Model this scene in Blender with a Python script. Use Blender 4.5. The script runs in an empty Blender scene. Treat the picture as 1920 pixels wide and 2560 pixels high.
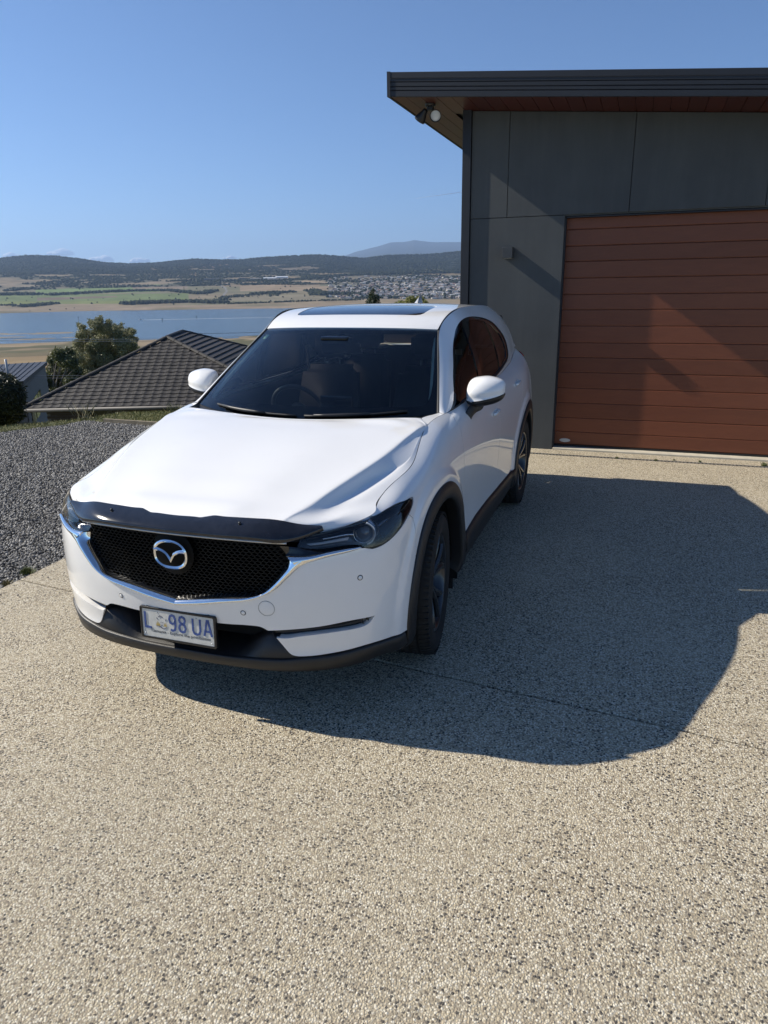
import bpy, bmesh, math, random
import numpy as np
from mathutils import Vector, Matrix
from mathutils.geometry import delaunay_2d_cdt
R_=math.radians
scene=bpy.context.scene
COL=scene.collection
# ------------------------------------------------------------------ camera
CAM=Vector((1.7565,-2.2726,1.8128)); YAW=0.34213; PITCH=0.31022; ROLL=-0.01635; FPX=1776.64
cp_,sp_=math.cos(PITCH),math.sin(PITCH)
def unyaw(v):            # survey frame -> world frame (x across the car, y away from the viewer, z up)
    c,s=math.cos(-YAW),math.sin(-YAW)
    return Vector((c*v[0]+s*v[1],-s*v[0]+c*v[1],v[2]))
Fw=unyaw((0,cp_,-sp_)); Up=unyaw((0,sp_,cp_)); Rt=unyaw((1,0,0))
cr_,sr_=math.cos(ROLL),math.sin(ROLL)
Rt,Up=(Rt*cr_+Up*sr_),(Up*cr_-Rt*sr_)
cam_d=bpy.data.cameras.new('camera'); cam=bpy.data.objects.new('camera',cam_d); COL.objects.link(cam)
M=Matrix((Rt,Up,-Fw)).transposed().to_4x4(); M.translation=CAM
cam.matrix_world=M
cam_d.sensor_fit='VERTICAL'; cam_d.sensor_height=36.0; cam_d.lens=36.0*FPX/2560.0
cam_d.clip_start=.05; cam_d.clip_end=60000
scene.camera=cam
# ------------------------------------------------------------------ sky and sun
SUN=Vector((-1.0,-0.112,0.715)).normalized()
SUN_EL=math.asin(SUN.z); SUN_AZ=math.atan2(SUN.x,SUN.y)
world=bpy.data.worlds.new("World"); scene.world=world; world.use_nodes=True
nt=world.node_tree; nt.nodes.clear()
sky=nt.nodes.new('ShaderNodeTexSky'); sky.sky_type='NISHITA'; sky.sun_disc=False
sky.sun_elevation=SUN_EL; sky.sun_rotation=SUN_AZ
sky.altitude=1200; sky.air_density=0.9; sky.dust_density=0.0; sky.ozone_density=7.5
bg=nt.nodes.new('ShaderNodeBackground'); bg.inputs['Strength'].default_value=0.084
wo=nt.nodes.new('ShaderNodeOutputWorld')
nt.links.new(sky.outputs[0],bg.inputs[0]); nt.links.new(bg.outputs[0],wo.inputs[0])
sun_d=bpy.data.lights.new('sun','SUN'); sun_d.energy=5.0; sun_d.angle=R_(0.53); sun_d.color=(1.0,0.925,0.80)
sun=bpy.data.objects.new('sun',sun_d); COL.objects.link(sun)
sun.rotation_euler=SUN.to_track_quat('Z','Y').to_euler()
scene.view_settings.view_transform='Standard'; scene.view_settings.look='None'
scene.view_settings.exposure=0.62; scene.view_settings.gamma=1.0; scene.view_settings.use_curve_mapping=False
scene.render.engine='CYCLES'
# ------------------------------------------------------------------ object helpers
def tag(o,label=None,cat=None,group=None,kind=None):
    if label: o['label']=label
    if cat: o['category']=cat
    if group: o['group']=group
    if kind: o['kind']=kind
    return o
def empty(name,loc=(0,0,0),label=None,cat=None,group=None,kind=None):
    o=bpy.data.objects.new(name,None); COL.objects.link(o); o.location=loc; o.empty_display_size=.2
    return tag(o,label,cat,group,kind)
def setmat(me,mat):
    for m in (mat if isinstance(mat,(list,tuple)) else [mat]): me.materials.append(m)
def mesh_obj(name,V,F,mat,parent=None,smooth=False,normals=None,mi=None,loc=None):
    me=bpy.data.meshes.new(name)
    me.from_pydata([tuple(v) for v in np.asarray(V,float)] if len(V) else [],[],[tuple(int(i) for i in f) for f in F])
    setmat(me,mat)
    if smooth is not False and len(F):
        s=np.ones(len(F),bool) if smooth is True else np.asarray(smooth,bool)
        me.polygons.foreach_set('use_smooth',s)
    if mi is not None: me.polygons.foreach_set('material_index',np.asarray(mi,np.int32))
    me.validate(clean_customdata=False); me.update()
    if normals is not None:
        me.normals_split_custom_set_from_vertices([tuple(n) for n in normals])
    o=bpy.data.objects.new(name,me); COL.objects.link(o)
    if loc is not None: o.location=loc
    if parent: o.parent=parent
    return o
def copy_tree(o,parent=None):
    c=o.copy(); COL.objects.link(c); c.parent=parent
    for ch in list(o.children): copy_tree(ch,c)
    return c
class MB:
    """collects boxes, prisms, tubes and lathes into one mesh"""
    def __init__(s): s.V=[];s.F=[];s.S=[]
    def add(s,V,F,smooth=False):
        b=len(s.V); s.V+= [tuple(map(float,v)) for v in V]; s.F+=[tuple(b+int(i) for i in f) for f in F]; s.S+=[smooth]*len(F)
        return s
    def box(s,a,b,bev=0.0):
        x0,y0,z0=a;x1,y1,z1=b
        if bev<=0:
            V=[(x0,y0,z0),(x1,y0,z0),(x1,y1,z0),(x0,y1,z0),(x0,y0,z1),(x1,y0,z1),(x1,y1,z1),(x0,y1,z1)]
            F=[(0,3,2,1),(4,5,6,7),(0,1,5,4),(1,2,6,5),(2,3,7,6),(3,0,4,7)]
            return s.add(V,F)
        bm=bmesh.new(); bmesh.ops.create_cube(bm,size=1)
        for v in bm.verts: v.co=Vector(((x0+x1)/2+v.co.x*(x1-x0),(y0+y1)/2+v.co.y*(y1-y0),(z0+z1)/2+v.co.z*(z1-z0)))
        bmesh.ops.bevel(bm,geom=bm.edges[:],offset=bev,segments=2,affect='EDGES',profile=.6)
        return s.bm(bm)
    def bm(s,bm,smooth=False):
        bm.verts.index_update()
        s.add([v.co[:] for v in bm.verts],[[v.index for v in f.verts] for f in bm.faces],smooth); bm.free(); return s
    def tube(s,pts,r,n=8,cap=True,smooth=True):
        P=[Vector(p) for p in pts]; rr=r if isinstance(r,(list,tuple)) else [r]*len(P)
        V=[];F=[];up=None
        for i,p in enumerate(P):
            t=(P[min(i+1,len(P)-1)]-P[max(i-1,0)]).normalized()
            if up is None: up=Vector((0,0,1)) if abs(t.z)<.9 else Vector((1,0,0))
            a=t.cross(up).normalized(); b=t.cross(a).normalized(); up=-b if False else a.cross(t)
            for k in range(n):
                an=2*math.pi*k/n; q=p+(a*math.cos(an)+b*math.sin(an))*rr[i]; V.append(q[:])
        for i in range(len(P)-1):
            for k in range(n): F.append((i*n+k,i*n+(k+1)%n,(i+1)*n+(k+1)%n,(i+1)*n+k))
        s.add(V,F,smooth)
        if cap:
            b=len(s.V)-len(V)
            s.F+=[tuple(b+k for k in range(n))[::-1],tuple(b+(len(P)-1)*n+k for k in range(n))]; s.S+=[False,False]
        return s
    def lathe(s,prof,n=32,axis='x',c=(0,0,0),smooth=True):
        V=[];F=[]
        for (h,r) in prof:
            for k in range(n):
                a=2*math.pi*k/n
                V.append({'x':(c[0]+h,c[1]+r*math.cos(a),c[2]+r*math.sin(a)),'z':(c[0]+r*math.cos(a),c[1]+r*math.sin(a),c[2]+h),'y':(c[0]+r*math.cos(a),c[1]+h,c[2]+r*math.sin(a))}[axis])
        for i in range(len(prof)-1):
            for k in range(n): F.append((i*n+k,i*n+(k+1)%n,(i+1)*n+(k+1)%n,(i+1)*n+k))
        return s.add(V,F,smooth)
    def build(s,name,mat,parent=None,loc=None,recalc=False):
        o=mesh_obj(name,s.V,s.F,mat,parent,smooth=s.S,loc=loc)
        if recalc:
            bm=bmesh.new(); bm.from_mesh(o.data); bmesh.ops.recalc_face_normals(bm,faces=bm.faces); bm.to_mesh(o.data); bm.free()
        return o
def smooth_loop(pts,closed=True,n=6,corners=()):
    """Catmull-Rom through 2-D/3-D points, sharp at the given indices"""
    P=[np.array(p,float) for p in pts];N=len(P);out=[]
    rng=range(N if closed else N-1)
    for i in rng:
        p1,p2=P[i],P[(i+1)%N]
        p0=P[(i-1)%N] if (closed or i>0) else p1
        p3=P[(i+2)%N] if (closed or i+2<N) else p2
        if i in corners: p0=p1
        if (i+1)%N in corners: p3=p2
        for k in range(n):
            t=k/n
            out.append(.5*((2*p1)+(-p0+p2)*t+(2*p0-5*p1+4*p2-p3)*t*t+(-p0+3*p1-3*p2+p3)*t**3))
    if not closed: out.append(P[-1])
    return np.array(out)
def in_poly(Q,L):
    x,y=Q[:,0],Q[:,1];c=np.zeros(len(Q),bool);n=len(L)
    for i in range(n):
        x1,y1=L[i];x2,y2=L[(i+1)%n]
        if y1==y2: continue
        m=((y1>y)!=(y2>y))&(x<(x2-x1)*(y-y1)/(y2-y1)+x1)
        c^=m
    return c
def dist_poly(Q,L):
    d=np.full(len(Q),1e9)
    A=np.array(L);B=np.roll(A,-1,0)
    for a,b in zip(A,B):
        e=b-a;l=e@e
        t=np.clip(((Q-a)@e)/(l+1e-12),0,1)
        d=np.minimum(d,np.hypot(*(Q-(a+t[:,None]*e)).T))
    return d
def surf_sign(s):
    if not hasattr(s,'sg'):
        u=np.linspace(.5,len(s.tu)-1-s.off-.5,9);v=np.full(9,(len(s.tv)-1)/2)
        n=s.normal(u,v);X=s(u,v)
        c=X.copy();c[:,0]=0;c[:,2]=.75;c[:,1]=np.clip(c[:,1],1.2,3.6)
        s.sg=1.0 if ((X-c)*n).sum()>0 else -1.0
    return s.sg
def to_t(s,UV):
    UV=np.asarray(UV,float)
    return np.stack([np.interp(UV[:,0]+s.off,np.arange(len(s.tu)),s.tu),np.interp(UV[:,1],np.arange(len(s.tv)),s.tv)],1)
def from_t(s,T):
    return np.stack([np.interp(T[:,0],s.tu,np.arange(len(s.tu)))-s.off,np.interp(T[:,1],s.tv,np.arange(len(s.tv)))],1)
def densify(T,step,closed=True):
    out=[];n=len(T)
    for i in range(n if closed else n-1):
        a=T[i];b=T[(i+1)%n];k=max(1,int(math.ceil(np.linalg.norm(b-a)/step)))
        for j in range(k): out.append(a+(b-a)*j/k)
    if not closed: out.append(T[-1])
    return np.array(out)
def inset(T,g):
    """move a closed polygon (any orientation) inwards by g, leaving the centre line alone"""
    T=np.array(T);A=np.roll(T,1,0);B=np.roll(T,-1,0)
    area=np.sum(T[:,0]*B[:,1]-B[:,0]*T[:,1])/2
    e1=T-A;e2=B-T
    n1=np.stack([-e1[:,1],e1[:,0]],1);n2=np.stack([-e2[:,1],e2[:,0]],1)
    n1/=np.linalg.norm(n1,axis=1)[:,None]+1e-12;n2/=np.linalg.norm(n2,axis=1)[:,None]+1e-12
    n=n1+n2;l=np.linalg.norm(n,axis=1);n/=l[:,None]+1e-9;k=np.minimum(2/(l+1e-9),1.6)
    return T+n*(g*k*(1 if area>0 else -1))[:,None]
def panel_data(s,loop,holes=(),step=.022,gap=.0,thick=.012,off=0.0,centre=False):
    """cut a panel out of surface s; loop in (u,v). returns V,F,N,smooth"""
    sg=surf_sign(s)
    L=densify(to_t(s,loop),step*.6)
    x0=s.tu[s.off]
    if gap: 
        on=abs(L[:,0]-x0)<1e-4
        L2=inset(L,gap)
        if centre: L2[on,0]=x0
        L=L2
    HS=[densify(to_t(s,h),step*.6) for h in holes]
    lo=L.min(0);hi=L.max(0)
    gx=np.arange(lo[0]+step*.5,hi[0],step);gy=np.arange(lo[1]+step*.5,hi[1],step)
    if len(gx) and len(gy):
        Q=np.array(np.meshgrid(gx,gy,indexing='ij')).reshape(2,-1).T
        m=in_poly(Q,L)
        for h in HS: m&=~in_poly(Q,h)
        Q=Q[m]
        if len(Q):
            m=dist_poly(Q,L)>step*.45
            for h in HS: m&=dist_poly(Q,h)>step*.45
            Q=Q[m]
    else: Q=np.zeros((0,2))
    pts=[L]+HS+[Q];allp=np.concatenate(pts)
    ed=[];b=0
    for h in [L]+HS:
        n=len(h);ed+=[(b+i,b+(i+1)%n) for i in range(n)];b+=n
    r=delaunay_2d_cdt([Vector(q) for q in allp],ed,[],0,1e-6)
    V2=np.array([v[:] for v in r[0]]);F=np.array([f for f in r[2] if len(f)==3],int)
    cen=V2[F].mean(1);m=in_poly(cen,L)
    for h in HS: m&=~in_poly(cen,h)
    F=F[m]
    UV=from_t(s,V2);X=s(UV[:,0],UV[:,1]);N=s.normal(UV[:,0],UV[:,1],.03)*sg
    if centre:
        on=abs(V2[:,0]-x0)<1e-4; N[on,0]=0; X[on,0]=0
        N/=np.linalg.norm(N,axis=1)[:,None]+1e-12
    X=X+N*off
    # face orientation
    fn=np.cross(X[F[:,1]]-X[F[:,0]],X[F[:,2]]-X[F[:,0]])
    fl=(fn*N[F].mean(1)).sum(1)<0
    F[fl]=F[fl][:,::-1]
    sm=[True]*len(F);V=list(X);NN=list(N);FF=[tuple(f) for f in F]
    if thick:
        # skirt round the outline: inner thickness
        for hi_,h in enumerate([L]+HS):
            uv=from_t(s,h);Xh=s(uv[:,0],uv[:,1]);Nh=s.normal(uv[:,0],uv[:,1],.03)*sg;Xh=Xh+Nh*off
            n=len(h);tan=np.roll(Xh,-1,0)-np.roll(Xh,1,0);sd=np.cross(tan,Nh);sd/=np.linalg.norm(sd,axis=1)[:,None]+1e-9
            # orient sideways normal away from the panel
            B=np.roll(h,-1,0);area=np.sum(h[:,0]*B[:,1]-B[:,0]*h[:,1])/2
            b=len(V)
            # test direction with one sample
            test=from_t(s,inset(h,.004));Xi=s(test[:,0],test[:,1])
            sgn=np.sign(((Xh-Xi-(Nh*((Xh-Xi)*Nh).sum(1)[:,None]))*sd).sum())
            if hi_>0: sgn=-sgn
            sd*=sgn if sgn!=0 else 1
            if centre:
                on_=abs(h[:,0]-x0)<1e-4;sd[on_,0]=0;Xh[on_,0]=0;sd/=np.linalg.norm(sd,axis=1)[:,None]+1e-9
            for i in range(n): V.append(Xh[i]);NN.append(sd[i])
            for i in range(n): V.append(Xh[i]-Nh[i]*thick);NN.append(sd[i])
            for i in range(n):
                j=(i+1)%n
                if centre and abs(h[i,0]-x0)<1e-4 and abs(h[j,0]-x0)<1e-4: continue
                f=(b+i,b+j,b+n+j,b+n+i)
                nf=np.cross(V[f[1]]-V[f[0]],V[f[2]]-V[f[0]])
                if nf@sd[i]<0: f=f[::-1]
                FF.append(f);sm.append(True)
    return np.array(V),FF,np.array(NN),sm
def mirror_data(d):
    V,F,N,sm=d
    V2=V*np.array([-1,1,1]);N2=N*np.array([-1,1,1])
    return V2,[tuple(f[::-1]) for f in F],N2,sm
def join_data(a,b):
    n=len(a[0])
    return np.concatenate([a[0],b[0]]),a[1]+[tuple(i+n for i in f) for f in b[1]],np.concatenate([a[2],b[2]]),a[3]+b[3]
def panel(name,s,loop,mat,parent,holes=(),mode='pair',**k):
    """mode: pair -> two objects, whole -> one object made of both halves, one -> as given"""
    d=panel_data(s,loop,holes,centre=(mode=='whole'),**k)
    if mode=='whole': return [mesh_obj(name,*join_data(d,mirror_data(d))[:2],mat,parent,smooth=join_data(d,mirror_data(d))[3],normals=join_data(d,mirror_data(d))[2])]
    o=[mesh_obj(name,d[0],d[1],mat,parent[0] if isinstance(parent,list) else parent,smooth=d[3],normals=d[2])]
    if mode=='pair':
        e=mirror_data(d); o.append(mesh_obj(name,e[0],e[1],mat,parent[1] if isinstance(parent,list) else parent,smooth=e[3],normals=e[2]))
    return o
def strip_data(s,A,B,prof,n=120,smooth=True,closed=False):
    """band between curves A and B on surface s; prof = [(t,offset)]"""
    sg=surf_sign(s)
    def rs(C,n):
        C=np.array(C,float);T=to_t(s,C);l=np.concatenate([[0],np.cumsum(np.linalg.norm(np.diff(T,axis=0),axis=1))])
        q=np.linspace(0,l[-1],n);return np.stack([np.interp(q,l,T[:,0]),np.interp(q,l,T[:,1])],1)
    TA,TB=rs(A,n),rs(B,n);rows=[]
    for t,o in prof:
        T=TA*(1-t)+TB*t;uv=from_t(s,T);rows.append(s(uv[:,0],uv[:,1])+s.normal(uv[:,0],uv[:,1],.03)*sg*(np.asarray(o)[:,None] if np.ndim(o) else o))
    m=len(prof);V=np.concatenate(rows);F=[]
    for j in range(m-1):
        for i in range(n-1): F.append((j*n+i,j*n+i+1,(j+1)*n+i+1,(j+1)*n+i))
    # orientation
    uv=from_t(s,TA);N=s.normal(uv[:,0],uv[:,1],.03)*sg
    i=n//2;f=F[(m//2-1 if m>2 else 0)*(n-1)+i];nf=np.cross(V[f[1]]-V[f[0]],V[f[2]]-V[f[0]])
    if nf@N[i]<0: F=[x[::-1] for x in F]
    return V,F
def two(name,V,F,mat,parent,smooth=True,mode='pair'):
    V=np.asarray(V,float)
    V2=V*np.array([-1,1,1]);F2=[tuple(f[::-1]) for f in F]
    if mode=='whole':
        n=len(V);return [mesh_obj(name,np.concatenate([V,V2]),list(F)+[tuple(i+n for i in f) for f in F2],mat,parent,smooth=smooth if smooth in(True,False) else list(smooth)*2)]
    pa=parent if isinstance(parent,list) else [parent,parent]
    return [mesh_obj(name,V,F,mat,pa[0],smooth=smooth),mesh_obj(name,V2,F2,mat,pa[1],smooth=smooth)]
# ------------------------------------------------------------------ material helpers
class NT:
    def __init__(s,name):
        s.m=bpy.data.materials.new(name); s.m.use_nodes=True; s.t=s.m.node_tree; s.t.nodes.clear()
        s.out=s.t.nodes.new('ShaderNodeOutputMaterial')
    def n(s,typ,**k):
        x=s.t.nodes.new(typ)
        for a,v in k.items():
            if a.startswith('i_'):
                key=a[2:].replace('_',' ')
                x.inputs[key].default_value=v
            else: setattr(x,a,v)
        return x
    def l(s,a,b): s.t.links.new(a,b)
    def coord(s,kind='Object',scale=(1,1,1)):
        tc=s.n('ShaderNodeTexCoord');mp=s.n('ShaderNodeMapping');mp.inputs['Scale'].default_value=scale
        s.l(tc.outputs[kind],mp.inputs[0]);return mp.outputs[0]
    def ramp(s,fac,stops,interp='LINEAR'):
        r=s.n('ShaderNodeValToRGB');r.color_ramp.interpolation=interp
        e=r.color_ramp.elements
        while len(e)<len(stops): e.new(.5)
        for el,(p,c) in zip(e,stops): el.position=p;el.color=(*c,1) if len(c)==3 else c
        s.l(fac,r.inputs[0]);return r.outputs[0]
    def noise(s,vec,scale,detail=4,rough=.55,dist=0):
        x=s.n('ShaderNodeTexNoise');x.inputs['Scale'].default_value=scale;x.inputs['Detail'].default_value=detail;x.inputs['Roughness'].default_value=rough;x.inputs['Distortion'].default_value=dist
        if vec is not None: s.l(vec,x.inputs['Vector'])
        return x.outputs['Fac']
    def vor(s,vec,scale,feature='F1',out='Distance',rand=1.0):
        x=s.n('ShaderNodeTexVoronoi',feature=feature);x.inputs['Scale'].default_value=scale;x.inputs['Randomness'].default_value=rand
        if vec is not None: s.l(vec,x.inputs['Vector'])
        return x.outputs[out]
    def mix(s,fac,a,b,typ='MIX'):
        x=s.n('ShaderNodeMix',data_type='RGBA',blend_type=typ)
        for i,v in ((0,fac),(6,a),(7,b)):
            if hasattr(v,'links') or hasattr(v,'is_linked'): s.l(v,x.inputs[i])
            elif i==0: x.inputs[0].default_value=v
            else: x.inputs[i].default_value=(*v,1) if len(v)==3 else v
        return x.outputs[2]
    def math(s,op,a,b=None,c=None):
        x=s.n('ShaderNodeMath',operation=op)
        for i,v in enumerate((a,b,c)):
            if v is None: continue
            if hasattr(v,'is_linked'): s.l(v,x.inputs[i])
            else: x.inputs[i].default_value=v
        return x.outputs[0]
    def bump(s,h,strength=.3,dist=.01,normal=None):
        x=s.n('ShaderNodeBump');x.inputs['Strength'].default_value=strength;x.inputs['Distance'].default_value=dist
        s.l(h,x.inputs['Height'])
        if normal is not None: s.l(normal,x.inputs['Normal'])
        return x.outputs[0]
    def pbr(s,base=(.5,.5,.5),rough=.5,metal=0,normal=None,**k):
        p=s.n('ShaderNodeBsdfPrincipled')
        for key,v in (('Base Color',base),('Roughness',rough),('Metallic',metal)):
            if hasattr(v,'is_linked'): s.l(v,p.inputs[key])
            elif key=='Base Color': p.inputs[key].default_value=(*v,1)
            else: p.inputs[key].default_value=v
        if normal is not None: s.l(normal,p.inputs['Normal'])
        for key,v in k.items():
            key=key.replace('_',' ')
            if hasattr(v,'is_linked'): s.l(v,p.inputs[key])
            else: p.inputs[key].default_value=v
        s.l(p.outputs[0],s.out.inputs[0]);s.p=p
        return s.m
def simple(name,base,rough=.5,metal=0,var=.06,vscale=6,bump=0,bscale=80,**k):
    n=NT(name);c=n.coord()
    f=n.noise(c,vscale,4)
    lo=tuple(max(0,x*(1-var)) for x in base);hi=tuple(min(1,x*(1+var)) for x in base)
    col=n.ramp(f,[(.3,lo),(.7,hi)])
    nm=n.bump(n.noise(c,bscale,3),bump,.002) if bump else None
    return n.pbr(col,rough,metal,nm,**k)
# sight(px,py,r): the surveyed point that lies r metres away (on the flat) in the direction measured from the photograph
def sdir(px,py): return Fw+Rt*((px-960)/FPX)-Up*((py-1280)/FPX)
def sight(px,py,r):
    d=sdir(px,py);return CAM+d*(r/math.hypot(d.x,d.y))
def sight_z(px,py,z):
    d=sdir(px,py);return CAM+d*((z-CAM.z)/d.z)
def horizon(px): return 726.09-.01637*px
def fast_mesh(name,V,F,mat,parent=None,smooth=False,col=None,mi=None):
    """V (n,3), F (m,k) with one k"""
    V=np.asarray(V,np.float32);F=np.asarray(F,np.int32);k=F.shape[1]
    me=bpy.data.meshes.new(name);me.vertices.add(len(V));me.vertices.foreach_set('co',V.ravel())
    me.loops.add(F.size);me.loops.foreach_set('vertex_index',F.ravel())
    me.polygons.add(len(F));me.polygons.foreach_set('loop_start',np.arange(0,F.size,k,dtype=np.int32))
    setmat(me,mat)
    if smooth: me.polygons.foreach_set('use_smooth',np.ones(len(F),bool))
    if mi is not None: me.polygons.foreach_set('material_index',np.asarray(mi,np.int32))
    me.update(calc_edges=True)
    if col is not None:
        a=me.color_attributes.new('tint','FLOAT_COLOR','POINT')
        c=np.ones((len(V),4),np.float32);c[:,:3]=col;a.data.foreach_set('color',c.ravel())
    o=bpy.data.objects.new(name,me);COL.objects.link(o)
    if parent: o.parent=parent
    return o
def vnoise(x,y,seed=0):
    xi=np.floor(x).astype(np.int64);yi=np.floor(y).astype(np.int64);xf=x-xi;yf=y-yi
    def h(a,b):
        n=(a*374761393+b*668265263+seed*982451653)&0x7fffffff
        n=((n^(n>>13))*1274126177)&0x7fffffff
        return ((n^(n>>16))&0xffff)/65535.0
    u=xf*xf*(3-2*xf);v=yf*yf*(3-2*yf)
    return (h(xi,yi)*(1-u)+h(xi+1,yi)*u)*(1-v)+(h(xi,yi+1)*(1-u)+h(xi+1,yi+1)*u)*v
def fbm(x,y,oct=4,seed=0):
    s=0;a=.5
    for o in range(oct): s=s+a*(vnoise(x*2**o,y*2**o,seed+o)-.5);a*=.5
    return s*2
# ------------------------------------------------------------------ materials
def car_paint():
    n=NT('white_pearl_paint');c=n.coord()
    fl=n.vor(c,1400,out='Color');flk=n.ramp(fl,[(0,(.80,.795,.78)),(1,(.85,.845,.825))])
    dirt=n.noise(c,7,5,.6);col=n.mix(n.math('MULTIPLY',n.ramp(dirt,[(.55,(0,0,0)),(.8,(1,1,1))]),.10),flk,(.60,.57,.52))
    nm=n.bump(n.noise(c,900,2),.02,.0005)
    return n.pbr(col,.42,0,None,Coat_Weight=1.0,Coat_Roughness=.035,Coat_IOR=1.55,Specular_IOR_Level=.4)
PAINT=car_paint()
CHROME=simple('bright_chrome',(.88,.88,.88),.07,1,.02,20)
def plastic(name,b,r=.5,bump=.25,bs=500): return simple(name,b,r,0,.15,9,bump,bs)
BLACKP=plastic('black_moulded_plastic',(.014,.014,.015),.45)
GLOSSB=simple('gloss_black',(.006,.006,.007),.08,0,.1,10,Coat_Weight=.6,Coat_Roughness=.03)
DARKIN=simple('dark_void_plastic',(.006,.006,.006),.8,0,.1)
RUBBER=simple('seal_rubber',(.012,.012,.013),.6,0,.1)
def tyre_mat():
    n=NT('tyre_rubber');c=n.coord();f=n.noise(c,9,5,.6)
    return n.pbr(n.ramp(f,[(.3,(.007,.007,.007)),(.75,(.020,.019,.017))]),.82,0,n.bump(n.noise(c,220,3),.25,.002))
TYRE=tyre_mat()
def glass(name,tint,ior=1.52,refl=(1,1,1)):
    n=NT(name);tr=n.n('ShaderNodeBsdfTransparent');tr.inputs[0].default_value=(*tint,1)
    gl=n.n('ShaderNodeBsdfGlossy');gl.inputs['Roughness'].default_value=.012;gl.inputs[0].default_value=(*refl,1)
    fr=n.n('ShaderNodeFresnel');fr.inputs[0].default_value=ior
    mx=n.n('ShaderNodeMixShader');n.l(fr.outputs[0],mx.inputs[0]);n.l(tr.outputs[0],mx.inputs[1]);n.l(gl.outputs[0],mx.inputs[2])
    n.l(mx.outputs[0],n.out.inputs[0]);return n.m
GLASS_W=glass('windscreen_glass',(.84,.90,.88))
GLASS_D=glass('privacy_glass',(.055,.050,.052))
GLASS_F=glass('front_door_glass',(.62,.66,.65))
GLASS_L=glass('lamp_lens',(.88,.88,.88),1.6)
GLASS_SMOKE=glass('smoked_acrylic',(.035,.037,.045))
SEAT=simple('black_leather',(.011,.012,.013),.55,0,.2,20,.3,160)
DASH=simple('dash_plastic',(.050,.055,.055),.55,0,.1,10,.2,300)
SILVER=simple('silver_trim',(.45,.46,.47),.28,1,.05)
ALLOY=simple('dark_alloy',(.20,.205,.215),.25,1,.05)
ALLOYB=simple('painted_dark_alloy',(.022,.023,.026),.3,.3,.05,Coat_Weight=.6)
PLATEW=simple('plate_white',(.62,.61,.56),.35,0,.08,40,.15,120)
PLATEB=simple('plate_blue',(.045,.085,.26),.4,0,.3,260)
PLATEK=simple('plate_ink',(.03,.03,.04),.5)
PLATEG=simple('plate_gold',(.45,.33,.10),.5)
STICK=simple('sticker_green',(.42,.62,.48),.5)
REDL=simple('tail_lamp_red',(.25,.01,.01),.12)
LAMPR=simple('lamp_reflector',(.75,.76,.78),.22,1,.05)
LAMPD=simple('lamp_reflection_tint',(.19,.17,.145),.28,.6,.3,25)  # brownish tone stands in for sunlit ground reflected in the headlamp lens
BULB=simple('lamp_clear_plastic',(.75,.76,.76),.1,0,.05)
import numpy as np
def _nat(t, ts):
    """matrix M so that M@values(t)=natural cubic spline at ts"""
    n=len(t);h=np.diff(t)
    A=np.zeros((n,n));B=np.zeros((n,n))
    A[0,0]=A[-1,-1]=1
    for i in range(1,n-1):
        A[i,i-1]=h[i-1];A[i,i]=2*(h[i-1]+h[i]);A[i,i+1]=h[i]
        B[i,i-1]=6/h[i-1];B[i,i]=-6/h[i-1]-6/h[i];B[i,i+1]=6/h[i]
    D=np.linalg.solve(A,B)
    i=np.clip(np.searchsorted(t,ts,side='right')-1,0,n-2)
    hi=h[i];a=(t[i+1]-ts)/hi;b=(ts-t[i])/hi
    M=np.zeros((len(ts),n));r=np.arange(len(ts))
    M[r,i]+=a;M[r,i+1]+=b
    M+=((a**3-a)*hi**2/6)[:,None]*D[i]+((b**3-b)*hi**2/6)[:,None]*D[i+1]
    return M
class Surf:
    """smooth surface through a control net; (u,v) are index coordinates; mirrored over x=0 at u=0 if sym"""
    def __init__(s,P,sym=True,post=None):
        P=np.array(P,float)
        s.n0=P.shape[0]
        if sym:
            Q=P[1:][::-1]*np.array([-1,1,1]);P=np.concatenate([Q,P]);s.off=s.n0-1
        else: s.off=0
        s.P=P;s.post=post
        du=np.linalg.norm(np.diff(P,axis=0),axis=2).mean(1)
        dv=np.linalg.norm(np.diff(P,axis=1),axis=2).mean(0)
        s.tu=np.concatenate([[0],np.cumsum(du)]);s.tv=np.concatenate([[0],np.cumsum(dv)])
    def base(s,u,v):
        u=np.asarray(u,float)+s.off;v=np.asarray(v,float)
        tu=np.interp(u,np.arange(len(s.tu)),s.tu);tv=np.interp(v,np.arange(len(s.tv)),s.tv)
        Mu=_nat(s.tu,tu);Mv=_nat(s.tv,tv)
        X=np.einsum('ni,nj,ijk->nk',Mu,Mv,s.P,optimize=True)
        return s.post(X) if s.post else X
    def __call__(s,u,v): return s.base(np.atleast_1d(u).ravel(),np.atleast_1d(v).ravel())
    def normal(s,u,v,e=.01):
        u=np.atleast_1d(u).astype(float);v=np.atleast_1d(v).astype(float)
        U0,U1=-s.off,len(s.tu)-1-s.off
        a,b=np.clip(u-e,U0,U1),np.clip(u+e,U0,U1)
        c,d=np.clip(v-e,0,len(s.tv)-1),np.clip(v+e,0,len(s.tv)-1)
        n=np.cross(s(b,v)-s(a,v),s(u,d)-s(u,c))
        return n/(np.linalg.norm(n,axis=1)[:,None]+1e-12)

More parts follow.
